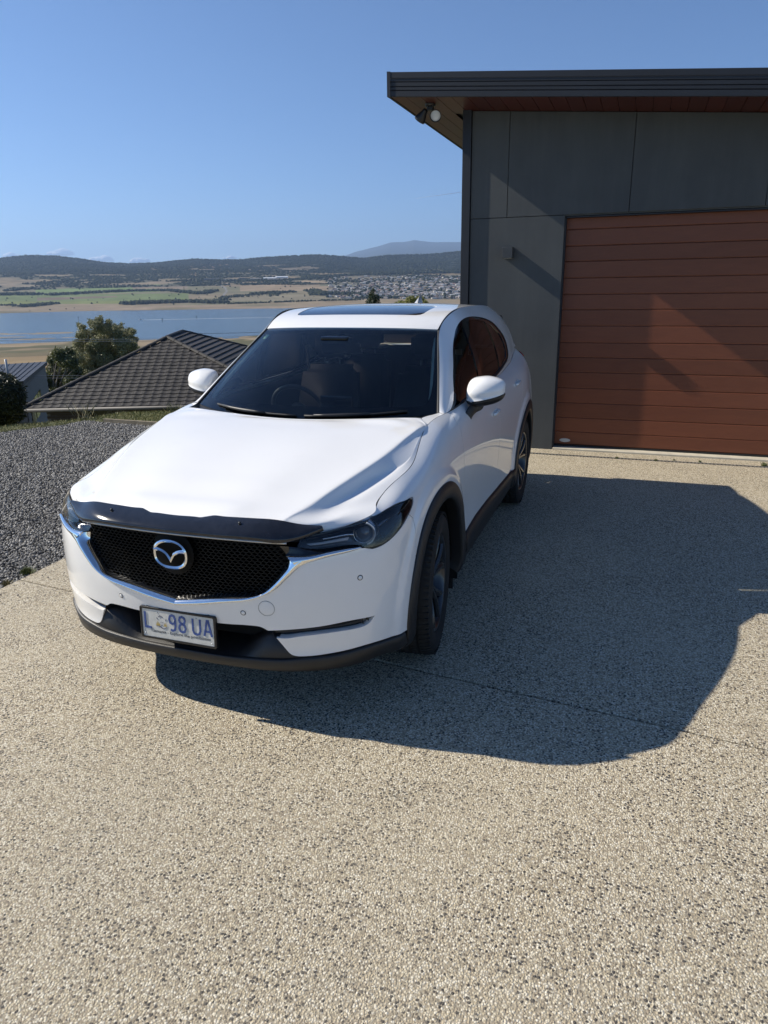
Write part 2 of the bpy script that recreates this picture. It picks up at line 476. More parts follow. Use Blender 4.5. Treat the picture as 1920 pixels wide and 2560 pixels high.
# ---- W: perimeter surface. stations from front centre round the corner to the rear; levels top->bottom
def st(xs,ys,zs): return list(zip(xs,ys,zs))
ZF=[.865,.83,.77,.69,.60,.51,.42,.335,.27,.215]
W_P=[
 st([0]*10,[.052,.036,.022,.014,.012,.022,.040,.056,.062,.125],ZF),
 st([.25]*10,[.064,.050,.036,.028,.026,.035,.050,.064,.070,.135],ZF),
 st([.45,.45,.45,.45,.45,.45,.45,.45,.45,.44],[.108,.092,.072,.062,.060,.066,.076,.086,.093,.17],ZF),
 st([.60,.605,.61,.61,.61,.61,.61,.61,.605,.59],[.165,.145,.122,.112,.112,.118,.126,.134,.143,.27],[.868,.835,.775,.69,.60,.51,.42,.335,.27,.215]),
 st([.70,.71,.718,.722,.724,.724,.724,.722,.715,.69],[.245,.22,.198,.190,.190,.192,.198,.206,.22,.33],[.885,.845,.78,.69,.60,.51,.42,.335,.27,.215]),
 st([.768,.79,.802,.808,.81,.81,.81,.808,.80,.77],[.335,.31,.288,.278,.276,.276,.282,.290,.31,.41],[.903,.858,.79,.70,.61,.52,.43,.345,.28,.22]),
 st([.760,.815,.85,.862,.866,.868,.868,.866,.86,.83],[.45,.445,.41,.398,.394,.394,.396,.40,.41,.47],[.930,.905,.83,.72,.62,.53,.44,.35,.285,.225]),
 st([.775,.835,.872,.888,.895,.898,.898,.895,.888,.86],[.62,.61,.59,.575,.57,.568,.568,.57,.575,.59],[.972,.938,.862,.74,.63,.535,.445,.355,.29,.23]),
 st([.800,.858,.892,.905,.908,.908,.906,.903,.895,.865],[.86,.88,.90,.93,.94,.94,.94,.94,.94,.94],[1.028,.998,.935,.84,.70,.58,.47,.36,.29,.23]),
 st([.765,.838,.885,.903,.905,.902,.899,.900,.892,.862],[1.17,1.19,1.2,1.2,1.2,1.2,1.2,1.2,1.2,1.2],[1.118,1.085,1.015,.90,.75,.60,.47,.36,.29,.23]),
 st([.800,.856,.891,.905,.902,.895,.896,.902,.894,.862],[1.50]*10,[1.142,1.105,1.025,.90,.75,.60,.47,.36,.29,.23]),
 st([.818,.868,.896,.908,.904,.896,.896,.902,.894,.862],[1.90]*10,[1.157,1.113,1.03,.90,.75,.60,.47,.36,.29,.23]),
 st([.820,.870,.898,.910,.906,.899,.898,.902,.894,.862],[2.40]*10,[1.166,1.12,1.032,.90,.75,.60,.47,.36,.29,.23]),
 st([.815,.868,.900,.913,.909,.902,.900,.903,.894,.862],[2.90]*10,[1.175,1.125,1.035,.905,.75,.60,.47,.36,.29,.23]),
 st([.800,.860,.902,.918,.915,.908,.904,.903,.894,.862],[3.27]*10,[1.19,1.135,1.045,.915,.76,.605,.47,.36,.29,.23]),
 st([.775,.845,.898,.919,.920,.915,.908,.903,.894,.862],[3.65]*10,[1.213,1.155,1.065,.93,.78,.62,.48,.36,.29,.23]),
 st([.738,.812,.866,.893,.898,.896,.892,.886,.876,.85],[3.99,4.0,4.0,4.0,4.0,4.0,4.0,4.0,4.0,4.0],[1.245,1.185,1.09,.95,.80,.64,.49,.37,.29,.24]),
 st([.700,.765,.815,.845,.858,.862,.862,.855,.84,.80],[4.20,4.22,4.24,4.26,4.28,4.29,4.29,4.29,4.28,4.26],[1.262,1.20,1.10,.96,.81,.65,.50,.38,.29,.24]),
 st([.60,.65,.69,.715,.73,.74,.74,.73,.71,.68],[4.37,4.39,4.41,4.43,4.45,4.46,4.46,4.45,4.44,4.40],[1.262,1.20,1.10,.96,.81,.65,.50,.38,.29,.24]),
 st([.35]*10,[4.43,4.45,4.47,4.49,4.52,4.53,4.53,4.52,4.50,4.46],[1.262,1.20,1.10,.96,.81,.65,.50,.38,.29,.24]),
 st([0]*10,[4.46,4.475,4.49,4.51,4.54,4.55,4.55,4.54,4.52,4.47],[1.262,1.20,1.10,.96,.81,.65,.50,.38,.29,.24]),
]
WC=((.945,.365),(3.655,.365))
def W_post(X):
    X=X.copy()
    for cy,cz in WC:
        r=np.hypot(X[:,1]-cy,X[:,2]-cz)
        s=np.clip((.596-r)/.044,0,1);s=s*s*(3-2*s)
        s*=np.clip((np.abs(X[:,0])-.8)/.05,0,1)
        X[:,0]+=np.sign(X[:,0])*.012*s
    return X
W=Surf(W_P,post=W_post)

# ---- H: bonnet. u across (0 centre), v front->rear; the outer edge is the top edge of the wings
def _cub(x,X,Y): return float((_nat(np.array(X,float),np.array([x]))@np.array(Y,float))[0])
RA_Y=[.116,.228,.410,.614,.874,1.02,1.14];RA_X=[.463,.516,.582,.651,.716,.748,.770];RA_Z=[.912,.942,.989,1.035,1.085,1.110,1.127]
VB_Y=[.14,.29,.461,.675,.871,1.02,1.14];VB_X=[.560,.592,.636,.704,.770,.785,.788];VB_Z=[.894,.924,.958,1.002,1.046,1.078,1.106]
_wu=np.linspace(5.05,9.0,80);_we=W(_wu,np.zeros(80))
def _edge(y): return np.array([np.interp(y,_we[:,1],_we[:,0]),y,np.interp(y,_we[:,1],_we[:,2])])
H_rows=[
 [(0,.050,.862),(.22,.060,.862),(.36,.080,.862),(.41,.094,.862),(.436,.102,.8615),(.450,.107,.860),(.475,.118,.857),(.530,.148,.856),(.62,.196,.864),(.690,.246,.878)],
 [(0,.062,.896),(.22,.072,.896),(.36,.090,.895),(.41,.100,.8945),(.444,.108,.893),(.458,.112,.890),(.485,.122,.882),(.543,.152,.876),(.640,.208,.880),(.725,.278,.890)],
]
for yr,dc,ys in ((.130,.012,.338),(.228,.010,.425),(.330,.004,.50),(.410,0,.56),(.50,0,.63),(.614,0,.72),(.74,0,.815),(.86,0,.905),(.96,0,.99),(1.04,0,1.06),(1.105,.0,1.112)):
    rx,rz=_cub(yr,RA_Y,RA_X),_cub(yr,RA_Y,RA_Z);yb=yr+.03*(1-(yr-.13));vx,vz=_cub(yb,VB_Y,VB_X),_cub(yb,VB_Y,VB_Z)
    e=_edge(ys);q=min(1.0,max(0.0,(.98-yr)/.40));q=q*q*(3-2*q)
    rx=min(rx,e[0]-float(np.interp(yr,[.86,.96,1.04,1.105],[.088,.060,.036,.017]))) if yr>.8 else min(rx,vx-.022)
    w=e[0]-rx;lx=rx+.72*w;lz=rz+(e[2]-rz)*.88-.001
    vx=vx*q+lx*(1-q);vz=vz*q+lz*(1-q);vx=min(vx,e[0]-.22*w);drop=min(1,(rz-vz)/.03);g=min(1,w/.09)
    ct=rz+.012*min(1.0,max(0.0,(1.14-yr)/.35))+(.006 if yr<.25 else .010)
    r=[(0,yr-dc,ct),(.5*rx,yr-dc*.8,ct-.001),(rx-.11,yr-dc*.4,rz+.0062),(rx-.04,yr-dc*.1,rz+.0026),(rx-.009*g,yr,rz+.0009),(rx,yr,rz-.0008),(rx+.010*g,yr+.002,rz-.0072*drop)]
    r+=[(vx,yb,vz),((vx+e[0])/2,(yb+ys)/2,(vz+e[2])/2+.001),tuple(e)]
    H_rows.append(r)
H_rows+=[
 [(0,1.128,1.128),(.37,1.140,1.136),(.640,1.155,1.139),(.71,1.161,1.132),(.752,1.163,1.1275),(.757,1.164,1.1255),(.760,1.165,1.1240),(.764,1.166,1.1215),(.767,1.1665,1.120),(.770,1.167,1.118)],
 [(0,1.150,1.129),(.34,1.175,1.138),(.56,1.212,1.147),(.62,1.230,1.148),(.655,1.240,1.148),(.670,1.246,1.1475),(.681,1.251,1.147),(.690,1.256,1.146),(.698,1.260,1.145),(.706,1.264,1.144)],
]
H=Surf(np.transpose(np.array(H_rows),(1,0,2)))
HU,HV=9,len(H_rows)-1

# ---- G: side of the greenhouse, u along, v from belt (0) to windscreen edge / roof ditch (4)
belt=[(.792,1.43,1.139),(.808,1.64,1.146),(.817,1.87,1.155),(.820,2.10,1.160),(.820,2.45,1.167),(.815,2.88,1.175),(.800,3.27,1.19),(.776,3.63,1.213),(.742,3.96,1.242),(.704,4.18,1.262),(.66,4.30,1.262)]
rail=[(.762,1.44,1.146),(.706,1.645,1.285),(.648,1.852,1.420),(.598,2.045,1.540),(.612,2.30,1.635),(.613,2.72,1.657),(.605,3.15,1.652),(.590,3.56,1.630),(.568,3.92,1.588),(.548,4.14,1.550),(.535,4.27,1.52)]
for _i,(_x,_y,_z) in enumerate(belt):
    if _y<4.35:
        _u=np.interp(_y,W(np.linspace(9.5,18,200),np.zeros(200))[:,1],np.linspace(9.5,18,200));belt[_i]=tuple(W(_u,0)[0])
G_P=[]
for b,r in zip(belt,rail):
    b=np.array(b);r=np.array(r);L=np.linalg.norm(r-b);rw=[]
    for t,k in ((0,0),(.3,.040),(.6,.055),(.86,.040),(1,0)):
        q=b*(1-t)+r*t;q[0]+=k*min(1,L/.5);rw.append(tuple(q))
    G_P.append(rw)
G=Surf(G_P,sym=False)

# ---- R: roof panel u across, v front->rear
R_rows=[]
for y0,z0,xs,ye,ze in [(1.945,1.560,.592,2.055,1.545),(2.10,1.612,.596,2.15,1.590),(2.30,1.652,.600,2.32,1.634),(2.70,1.676,.602,2.70,1.655),(3.15,1.672,.594,3.15,1.650),(3.56,1.652,.578,3.56,1.628),(3.92,1.618,.556,3.92,1.586),(4.16,1.588,.536,4.14,1.548),(4.33,1.560,.50,4.28,1.52)]:
    rw=[]
    for t in (0,.35,.65,.88,1.0):
        rw.append((xs*t,y0+(ye-y0)*t**2.2,z0+(ze-z0)*t**2.6))
    R_rows.append(rw)
R=Surf(np.transpose(np.array(R_rows),(1,0,2)))

# ---- S: windscreen, u across, v bottom->top
S_rows=[]
for y0,z0,xs,ye,ze in [(1.185,1.118,.752,1.440,1.136),(1.37,1.250,.700,1.642,1.275),(1.62,1.402,.642,1.848,1.411),(1.93,1.556,.588,2.050,1.536)]:
    rw=[]
    for t in (0,.35,.7,.9,1.0):
        rw.append((xs*t,y0+(ye-y0)*t**2.4,z0+(ze-z0)*t**2))
    S_rows.append(rw)
S=Surf(np.transpose(np.array(S_rows),(1,0,2)))
# ================================================================== THE CAR
def inv_surf(s,tgt,axes,guess):
    """(u,v) where two coordinates of surface s match"""
    x=np.array(guess,float)
    for _ in range(30):
        f=s(x[0],x[1])[0][list(axes)]-np.array(tgt)
        e=1e-3;J=np.stack([(s(x[0]+e,x[1])[0]-s(x[0]-e,x[1])[0])[list(axes)]/(2*e),(s(x[0],x[1]+e)[0]-s(x[0],x[1]-e)[0])[list(axes)]/(2*e)],1)
        dx=np.linalg.lstsq(J,-f,rcond=None)[0];dx=np.clip(dx,-.5,.5);x=x+dx
        x[0]=np.clip(x[0],0,len(s.tu)-1-s.off-.02);x[1]=np.clip(x[1],0.0,len(s.tv)-1)
        if abs(dx).max()<1e-5: break
    return tuple(x)
def wyz(pts,guess):
    out=[];g=guess
    for p in pts: g=inv_surf(W,p,(1,2),g);out.append(g)
    return out
def arch(ci,r,a0,a1,n,guess):
    cy,cz=ARC[ci];return wyz([(cy-r*math.cos(R_(a)),cz+r*math.sin(R_(a))) for a in np.linspace(a0,a1,n)],guess)
ARC=((.957,.365),(3.667,.365))
car=empty('car',(0,0,0),'white mid-size SUV with dark bonnet protector parked nose-out on the pebbled driveway','car')
# ---- outlines traced on the perimeter surface
HL_TOP=[(2.60,.50),(2.81,.17),(3.40,.035),(4.03,.02),(5.03,.13),(6.06,1.02),(6.67,1.365),(7.03,1.47)]
HL_END=[(7.06,1.56),(6.99,1.79),(6.79,1.94),(6.54,2.02),(6.22,2.12),(5.84,2.15),(5.38,2.12),(4.92,2.02),(4.60,1.83)]
HL_BOT=[(4.47,1.62),(3.93,1.48),(3.21,1.455),(2.83,1.36),(2.55,1.20)]
CH_OUT=[(0,4.70),(.5,4.50),(.95,4.26),(1.45,4.06),(1.83,3.73),(2.10,3.33),(2.35,2.85),(2.60,2.36),(2.88,2.13),(3.40,1.97),(4.02,1.90),(4.46,1.80)]
CH_IN=[(0,4.40),(.5,4.17),(.95,3.96),(1.42,3.83),(1.72,3.62),(1.96,3.13),(2.16,2.62),(2.27,2.22),(2.24,1.70),(2.14,1.25),(2.02,.98)]
SLOT_TOP=[(1.78,5.63),(2.42,5.50),(3.21,5.36),(4.0,5.27),(4.90,5.38)]
SLOT_BOT=[(4.72,5.60),(4.46,5.72),(3.50,5.72),(2.66,5.83),(2.19,5.98),(1.93,5.98)]
BLADE=[(2.02,6.33),(2.19,6.84),(2.34,7.0),(2.60,7.02),(3.45,6.90),(4.50,6.83),(5.62,6.97)]
INT_TOP=[(0,5.50),(.86,5.46),(1.28,5.42),(1.58,5.43),(1.69,5.51)]
f_front=arch(0,.515,-2,35,9,(6.3,6.6))          # front lower part of the arch, from the bumper up to the seam
f_over=arch(0,.515,35,176,26,f_front[-1])
seam=[(6.72,2.0),(7.05,2.42)]
def sm(L,corners=(),n=4): return [tuple(q) for q in smooth_loop(L,closed=False,n=n,corners=corners)]
bumper_loop=sm(CH_OUT)+[(4.62,1.86)]+sm([(4.92,2.06),(5.38,2.16),(5.84,2.19),(6.22,2.16),(6.54,2.07),(6.72,2.0)])+[(6.95,2.27)]+[f_front[-1]]+f_front[::-1][1:]+sm(BLADE[::-1])+sm(SLOT_BOT[::-1],corners=(0,))+sm(SLOT_TOP[::-1])+sm(INT_TOP[::-1])
panel('front_bumper',W,bumper_loop,PAINT,car,mode='whole',step=.02,gap=.0015,thick=.03)
front_door_edge=[tuple(q) for q in smooth_loop([(9.92,.50),(9.88,.72),(9.80,1.0),(9.79,1.5),(9.78,2.1),(9.80,3.0),(9.87,4.0),(9.94,5.0)],closed=False,n=4)]+wyz([(1.525,.50),(1.535,.448)],(10,5.8))
sill_pts=[(1.45,.425),(1.60,.447),(1.80,.460),(2.14,.458),(2.50,.445),(2.96,.430),(3.12,.425)]
mid_edge=wyz([(2.44,1.14),(2.457,1.035),(2.48,.88),(2.494,.731),(2.49,.53),(2.485,.448)],(12.1,.4))
rear_edge=wyz([(3.46,1.17),(3.44,1.06),(3.36,.93),(3.23,.80),(3.15,.68),(3.115,.55),(3.11,.428)],(14.4,.5))
sill_a=wyz([(1.455,.425),(1.50,.435),(1.533,.441)],(9.9,6))
sill_b=wyz([(1.54,.442),(1.60,.447),(1.80,.460),(2.14,.458),(2.485,.446)],(10,6))
sill_c=wyz([(2.485,.446),(2.80,.436),(2.96,.430),(3.11,.425)],(12.3,6))
fender_loop=[(5.05,.10),(5.5,.50)]+sm([(6.06,.98),(6.67,1.33),(7.03,1.43),(7.09,1.56),(7.02,1.80),(6.90,1.90),(6.72,2.0)])+[(6.95,2.27)]+[f_over[0]]+f_over[1:]+sill_a+front_door_edge[::-1]+[(9.93,.0)]+[(u,0) for u in np.arange(9.6,5.0,-.3)]
fend=panel('front_fender',W,fender_loop,PAINT,car,mode='pair',gap=.0018,thick=.02,step=.015)
fd=panel('front_door',W,front_door_edge+sill_b+mid_edge[::-1]+[(mid_edge[0][0],0.0)]+[(u,0) for u in np.arange(12,9.95,-.3)]+[(9.93,0)],PAINT,car,gap=.0018,thick=.03)
rd=panel('rear_door',W,mid_edge+sill_c+rear_edge[::-1]+[(rear_edge[0][0],0.0)]+[(u,0) for u in np.arange(14.3,12.2,-.3)]+[(mid_edge[0][0],0.0)],PAINT,car,gap=.0018,thick=.03)
r_over=arch(1,.515,4,140,24,(14,6))
TAIL=[(17.15,.75),(18.2,.85),(19.2,1.0),(19.2,1.55),(18.3,1.65),(17.5,1.50),(16.95,1.15)]
rb=wyz([(3.667+.515*math.cos(R_(40)),.365+.515*math.sin(R_(40)))],(16,4))[0]
panel('rear_quarter_panel',W,rear_edge+r_over+[rb,(17.0,3.7),(17.8,3.7),(17.85,1.7),(17.5,1.52),(16.93,1.15),(17.13,.72),(17.85,.8),(17.85,0)]+[(u,0) for u in np.arange(17.6,14.5,-.3)]+[(rear_edge[0][0],0.0)],PAINT,car,gap=.0018,thick=.02)
tl=panel('tail_lamp',W,sm(TAIL+[TAIL[0]]),REDL,car,off=.012,thick=.04)
tg_l=[(17.87,0)]+[(17.87,.8),(18.3,.83),(19.25,.98),(19.25,1.58),(18.3,1.68),(17.87,1.7),(17.87,3.7),(20,3.7),(20,0)]
panel('tailgate',W,tg_l,PAINT,car,gap=.0015,thick=.02)
r_back=arch(1,.515,180,140,8,(16.2,6.5))
panel('rear_bumper',W,[(17.0,3.72),(20,3.72),(20,8.0),(16.6,8.0)]+r_back[::1][0:]+[rb],BLACKP,car,gap=.001,thick=.03)
# ---- black plastic: arch and sill cladding, front valance
for ci,g0,gr in ((0,(6.3,7.2),'front'),(1,(14,6.6),'rear')):
    A=arch(ci,.517,-14,192,60,g0);B=arch(ci,.432,-17,195,60,g0 if ci==0 else (14.2,6.6))
    A=[(a,min(b,8.6)) for a,b in A];B=[(a,min(b,8.6)) for a,b in B]
    V,F=strip_data(W,A,B,[(0,-.004),(0,.004),(.06,.009),(.80,.010),(.95,.007),(1,0),(1,-.012),(1.0,-.06)],n=110)
    two('wheel_arch_cladding',V,F,BLACKP,car)
sA=wyz([(1.455,.425),(1.60,.448),(1.80,.461),(2.14,.459),(2.50,.446),(2.96,.431),(3.16,.424)],(9.9,6))
sB=wyz([(1.455,.27),(1.60,.27),(1.80,.27),(2.14,.27),(2.50,.27),(2.96,.27),(3.16,.27)],(9.9,7.6))
V,F=strip_data(W,sA,sB,[(0,-.003),(0,.004),(.10,.012),(.42,.014),(.50,.004),(.9,.006),(1,-.02),(1,-.10)],n=80)
two('sill_cladding',V,F,BLACKP,car)
val_top=[(0,7.40),(.8,7.42),(1.4,7.36),(2.0,7.28),(2.6,7.10),(3.45,6.98),(4.5,6.90),(5.62,7.03),(6.1,7.0)]
val_bot=[(0,9),(.8,9),(1.4,9),(2.0,9),(2.6,9),(3.45,9),(4.5,9),(5.62,9),(6.35,9)]
V,F=strip_data(W,sm(val_top),val_bot,[(0,-.03),(0,.004),(.05,.009),(.45,.010),(.62,.004),(.9,.002),(1,0)],n=100)
two('front_valance',V,F,BLACKP,car,mode='whole')
# apron between the intake and the lip: slopes back into the intake, its outer end runs up beside the white blade
def lofted(rows):
    rows=[np.array(r,float) for r in rows];n=len(rows[0]);V=np.concatenate(rows)
    F=[(j*n+i,j*n+i+1,(j+1)*n+i+1,(j+1)*n+i) for j in range(len(rows)-1) for i in range(n-1)]
    return V,F
ap_u=np.linspace(0,2.62,22)
ap0=[];ap1=[];ap2=[]
for u in ap_u:
    vt=np.interp(u,[0,.8,1.4,2.0,2.62],[7.40,7.42,7.36,7.28,7.10])
    p=W(u,vt)[0];ap0.append((p[0],p[1]+.004,p[2]+.002))
    # inner edge: rises toward the slot junction at the outer end
    k=np.clip((u-.9)/1.0,0,1);k=k*k*(3-2*k)
    v2=7.05-1.1*k;q=W(min(u,1.98),v2)[0]
    ap1.append((q[0],q[1]+.035*(1-k)+.012,q[2]))
    ap2.append((q[0]*.985,q[1]+.14,q[2]+.01))
V,F=lofted([ap0,ap1,ap2]);two('intake_apron',V,F,BLACKP,car,mode='whole')
# intake: dark duct with two slats
V,F=strip_data(W,[(0,5.40),(.86,5.36),(1.58,5.35),(1.85,5.6),(1.9,6.0)],[(0,5.40),(.86,5.36),(1.58,5.35),(1.85,5.6),(1.9,6.0)],[(0,-.004),(1,-.18)],n=40)
two('intake_duct',V,F,DARKIN,car,mode='whole')
m=MB();m.box((-.60,.20,.25),(.60,.23,.60));m.build('radiator_shade',DARKIN,car)
for vv,nm in ((5.95,'intake_slat'),):
    V,F=strip_data(W,[(0,vv),(.9,vv-.05),(1.8,vv-.05)],[(0,vv+.3),(.9,vv+.25),(1.8,vv+.2)],[(0,-.16),(0,-.10),(.5,-.095),(1,-.10),(1,-.16)],n=40)
    two(nm,V,F,BLACKP,car,mode='whole')
# slot beside the intake
sl=[tuple(q) for q in sm(SLOT_TOP)+sm(SLOT_BOT)]
panel('fog_lamp_slot',W,sl,GLOSSB,car,off=-.028,thick=0,step=.015)
V,F=strip_data(W,[(1.9,5.72),(3.2,5.50),(4.5,5.44)],[(1.9,5.84),(3.2,5.60),(4.5,5.56)],[(0,-.028),(0,-.016),(1,-.016),(1,-.028)],n=40);two('slot_bar',V,F,BLACKP,car)
for sx in (1,-1):
    p=W(4.50,5.52)[0];nn=W.normal(4.50,5.52)[0]*surf_sign(W)
    m=MB();c=Vector(p)-Vector(nn)*.02
    m.lathe([(-.014,.017),(-.008,.018),(.0,.016),(.001,.013),(-.004,.007),(-.005,.0005)],20,'y',(0,0,0))
    o=m.build('fog_lamp',LAMPD,car);o.location=(c.x*sx,c.y+.012,c.z);o.rotation_euler=(0,0,math.atan2(-nn[0]*sx,nn[1])+math.pi)
# ---- grille: recessed backing, honeycomb ribs, chrome surround
gl=[(0,4.45)]+sm(CH_IN)+[(2.0,.6),(1.5,.45),(0,.35)]
panel('grille_backing',W,gl,DARKIN,car,mode='whole',off=-.055,thick=0,step=.04)
def grille_mesh():
    inner=np.array([(q[0],q[2]) for q in W(*np.array(gl).T)])
    full=np.concatenate([inner,inner[::-1]*np.array([-1,1])])
    m=MB();dx=.024;dz=.0125;r=.0014
    yat=lambda x,z:float(np.interp(abs(x),[0,.25,.45,.6],[.035,.047,.080,.13]))+ (z-.6)*.06+.008
    k=0
    for j in range(-2,28):
        for i in range(-30,31):
            x=i*dx+(dx/2 if j%2 else 0);z=.53+j*dz
            # horizontal lozenge: a wing-shaped rib
            a=(x-dx/2,z);b=(x,z-dz*.55);c=(x+dx/2,z)
            for p,q in ((a,b),(b,c)):
                mid=np.array([[(p[0]+q[0])/2,(p[1]+q[1])/2]])
                if in_poly(mid,full)[0]:
                    P=[(p[0],yat(*p),p[1]),(q[0],yat(*q),q[1])]
                    d=Vector(P[1])-Vector(P[0]);up=Vector((0,0,1));n_=Vector((0,1,0))
                    t=r
                    V=[];
                    for e in P:
                        V+=[(e[0],e[1],e[2]+t),(e[0],e[1],e[2]-t),(e[0],e[1]+.016,e[2])]
                    m.add(V,[(0,1,4,3),(1,2,5,4),(2,0,3,5)])
    o=m.build('grille_mesh',simple('grille_black',(.003,.003,.003),.5,0,.1,10,Specular_IOR_Level=.25),car);tag(o,kind='stuff')
grille_mesh()
prof=[(0,-.02),(0,.002),(.10,.010),(.30,.013),(.55,.006),(1.0,-.022),(1.0,-.06)]
co=sm(CH_OUT[:9]);ci_=sm(CH_IN[:9])
V,F=strip_data(W,co,ci_,prof,n=110);two('grille_surround',V,F,CHROME,car,mode='whole')
# chrome wing running out under the lamp
wing_b=sm([(2.60,2.36),(2.88,2.13),(3.40,1.97),(4.02,1.90),(4.46,1.80)]);wing_t=sm([(2.27,1.66),(2.75,1.77),(3.25,1.69),(3.9,1.66),(4.42,1.70)])
V,F=strip_data(W,wing_b,wing_t,[(0,-.01),(0,.002),(.15,.010),(.5,.013),(.9,.006),(1,-.012),(1,-.04)],n=60);two('chrome_wing',V,F,CHROME,car)
# gloss black step between chrome wing and lamp
st_t=sm([(2.1,1.1),(2.55,1.22),(2.83,1.38),(3.21,1.47),(3.93,1.49),(4.47,1.64)]);st_b=sm([(2.27,1.64),(2.6,1.75),(2.9,1.76),(3.3,1.70),(3.9,1.68),(4.45,1.72)])
V,F=strip_data(W,st_t,st_b,[(0,-.006),(.3,-.016),(1,-.02)],n=50);two('lamp_lower_trim',V,F,GLOSSB,car)
# upper trim bar of the grille
m=MB();P=[(x,y,z) for x,y,z in [(-.50,.095,.838),(-.40,.062,.846),(-.2,.036,.851),(0,.028,.852),(.2,.036,.851),(.40,.062,.846),(.50,.095,.838)]]
P=[tuple(q) for q in smooth_loop(P,closed=False,n=5)];m.tube(P,.006,6);m.build('grille_top_bar',SILVER,car)
# ---- emblem
def emblem():
    root=empty('emblem',(0,0,0));root.parent=car;root.location=(0,.016,.764)
    def ring(outer,inner,h=.0045,n=72):
        m=MB();V=[];
        for L,yy in ((outer,0),(inner,0),(None,-h)):
            if L is None: L=(outer+inner)/2
            V+= [(p[0],yy,p[1]) for p in L]
        F=[];k=len(outer)
        for i in range(k):
            j=(i+1)%k;F+=[(i,j,2*k+j,2*k+i),(2*k+i,2*k+j,k+j,k+i)]
        m.add(V,F,False);return m
    n=72
    def oval(a,b,e=2.5,sh=0):
        t=np.linspace(0,2*np.pi,n,endpoint=False);c,s_=np.cos(t),np.sin(t)
        r=1/((abs(c)/a)**e+(abs(s_)/b)**e)**(1/e)
        x=r*c;z=r*s_
        z=np.where(z>0,z*(1-.12*(abs(x)/a)**2),z)
        return np.stack([x,z],1)
    m=ring(oval(.0825,.0640,2.5),oval(.0695,.0520,2.6));o=m.build('emblem_ring',CHROME,root)
    # wings: V with flared tips
    top=[(-.079,.030),(-.060,.0265),(-.038,.020),(-.018,.008),(-.005,-.008),(0,-.016),(.005,-.008),(.018,.008),(.038,.020),(.060,.0265),(.079,.030)]
    bot=[(-.081,.009),(-.062,.010),(-.042,.006),(-.022,-.006),(-.008,-.026),(0,-.040),(.008,-.026),(.022,-.006),(.042,.006),(.062,.010),(.081,.009)]
    T=smooth_loop(top,closed=False,n=4,corners=(5,));B=smooth_loop(bot,closed=False,n=4,corners=(5,));k=len(T);Cc=(T+B)/2
    T=T*.93;B=B*.93;Cc=Cc*.93
    V=[(p[0],0,p[1]) for p in T]+[(p[0],-.006,p[1]) for p in Cc]+[(p[0],0,p[1]) for p in B]
    F=[(i,i+1,k+i+1,k+i) for i in range(k-1)]+[(k+i,k+i+1,2*k+i+1,2*k+i) for i in range(k-1)]
    mesh_obj('emblem_wings',V,F,CHROME,root)
    m=MB();m.lathe([(.004,.098),(.0,.094),(-.002,.02),(-.002,.0005)],48,'y');o=m.build('radar_cover',simple('radar_black',(.002,.002,.002),.6,0,.1,10,Specular_IOR_Level=.15),root);o.location=(.0,.022,0)
emblem()
# ---- bonnet
hood_loop=[(u,0) for u in np.arange(0,HU+.01,.5)]+[(HU,v) for v in np.arange(.5,HV,.5)]+[(HU,HV)]+[(u,HV) for u in np.arange(HU-.5,-.01,-.5)]
panel('bonnet',H,hood_loop,PAINT,car,mode='whole',step=.016,gap=.002,thick=.02)
V,F=lofted([[tuple(H(u,v)[0]+np.array([0,0,-.045])) for u in np.linspace(0,HU-.3,24)] for v in np.linspace(1.0,HV-.6,24)])
two('engine_bay_cover',V,F,DARKIN,car,mode='whole')
# bonnet protector (smoked acrylic)
D_x=[0,.05,.10,.125,.140,.156,.172,.20,.28,.36,.43,.48,.52,.56,.595,.625]
_it=lambda x,X,Y: float(np.interp(x,X,Y))
D_top=[(x,_it(x,[0,.125,.172,.28,.36,.43,.48,.52,.56,.60,.64],[.079,.083,.100,.104,.111,.122,.134,.146,.158,.170,.183]),_it(x,[0,.125,.172,.36,.43,.48,.52,.56,.60,.64],[.913,.914,.921,.923,.922,.915,.906,.900,.897,.895])) for x in D_x]
D_bot=[(x*1.0,_it(x,[0,.2,.28,.36,.43,.48,.52,.56,.60,.64],[.004,.011,.018,.031,.050,.070,.094,.122,.156,.190]),_it(x,[0,.28,.36,.43,.48,.52,.56,.60,.64],[.869,.867,.864,.855,.849,.851,.859,.871,.885])) for x in D_x]
D_mid=[((a[0]+b[0])/2,(a[1]+b[1])/2-.007,(a[2]+b[2])/2+.007) for a,b in zip(D_top,D_bot)]
D_lip=[(p[0]*.992,p[1]+.010,p[2]-.005) for p in D_bot]
DS=Surf(np.transpose(np.array([D_top,D_mid,D_bot,D_lip]),(1,0,2)))
dl=[(u,0) for u in np.arange(0,14.6,.5)]+[(14.8,.3),(15,1),(15,2),(14.8,2.7)]+[(u,3) for u in np.arange(14.5,-.01,-.5)]+[(0,2),(0,1)]
panel('bonnet_protector',DS,dl,simple('smoked_acrylic_shield',(.014,.015,.020),.10,0,.25,30,Coat_Weight=.3),car,mode='whole',step=.015,thick=.003,off=.003)
for x in (.311,-.311):
    m=MB();m.lathe([(0,.007),(.004,.006),(.006,.0005)],12,'z',(0,0,0));o=m.build('protector_screw',BLACKP,car);o.location=(x,.068,.914);o.rotation_euler=(-.9 if False else R_(55),0,0)
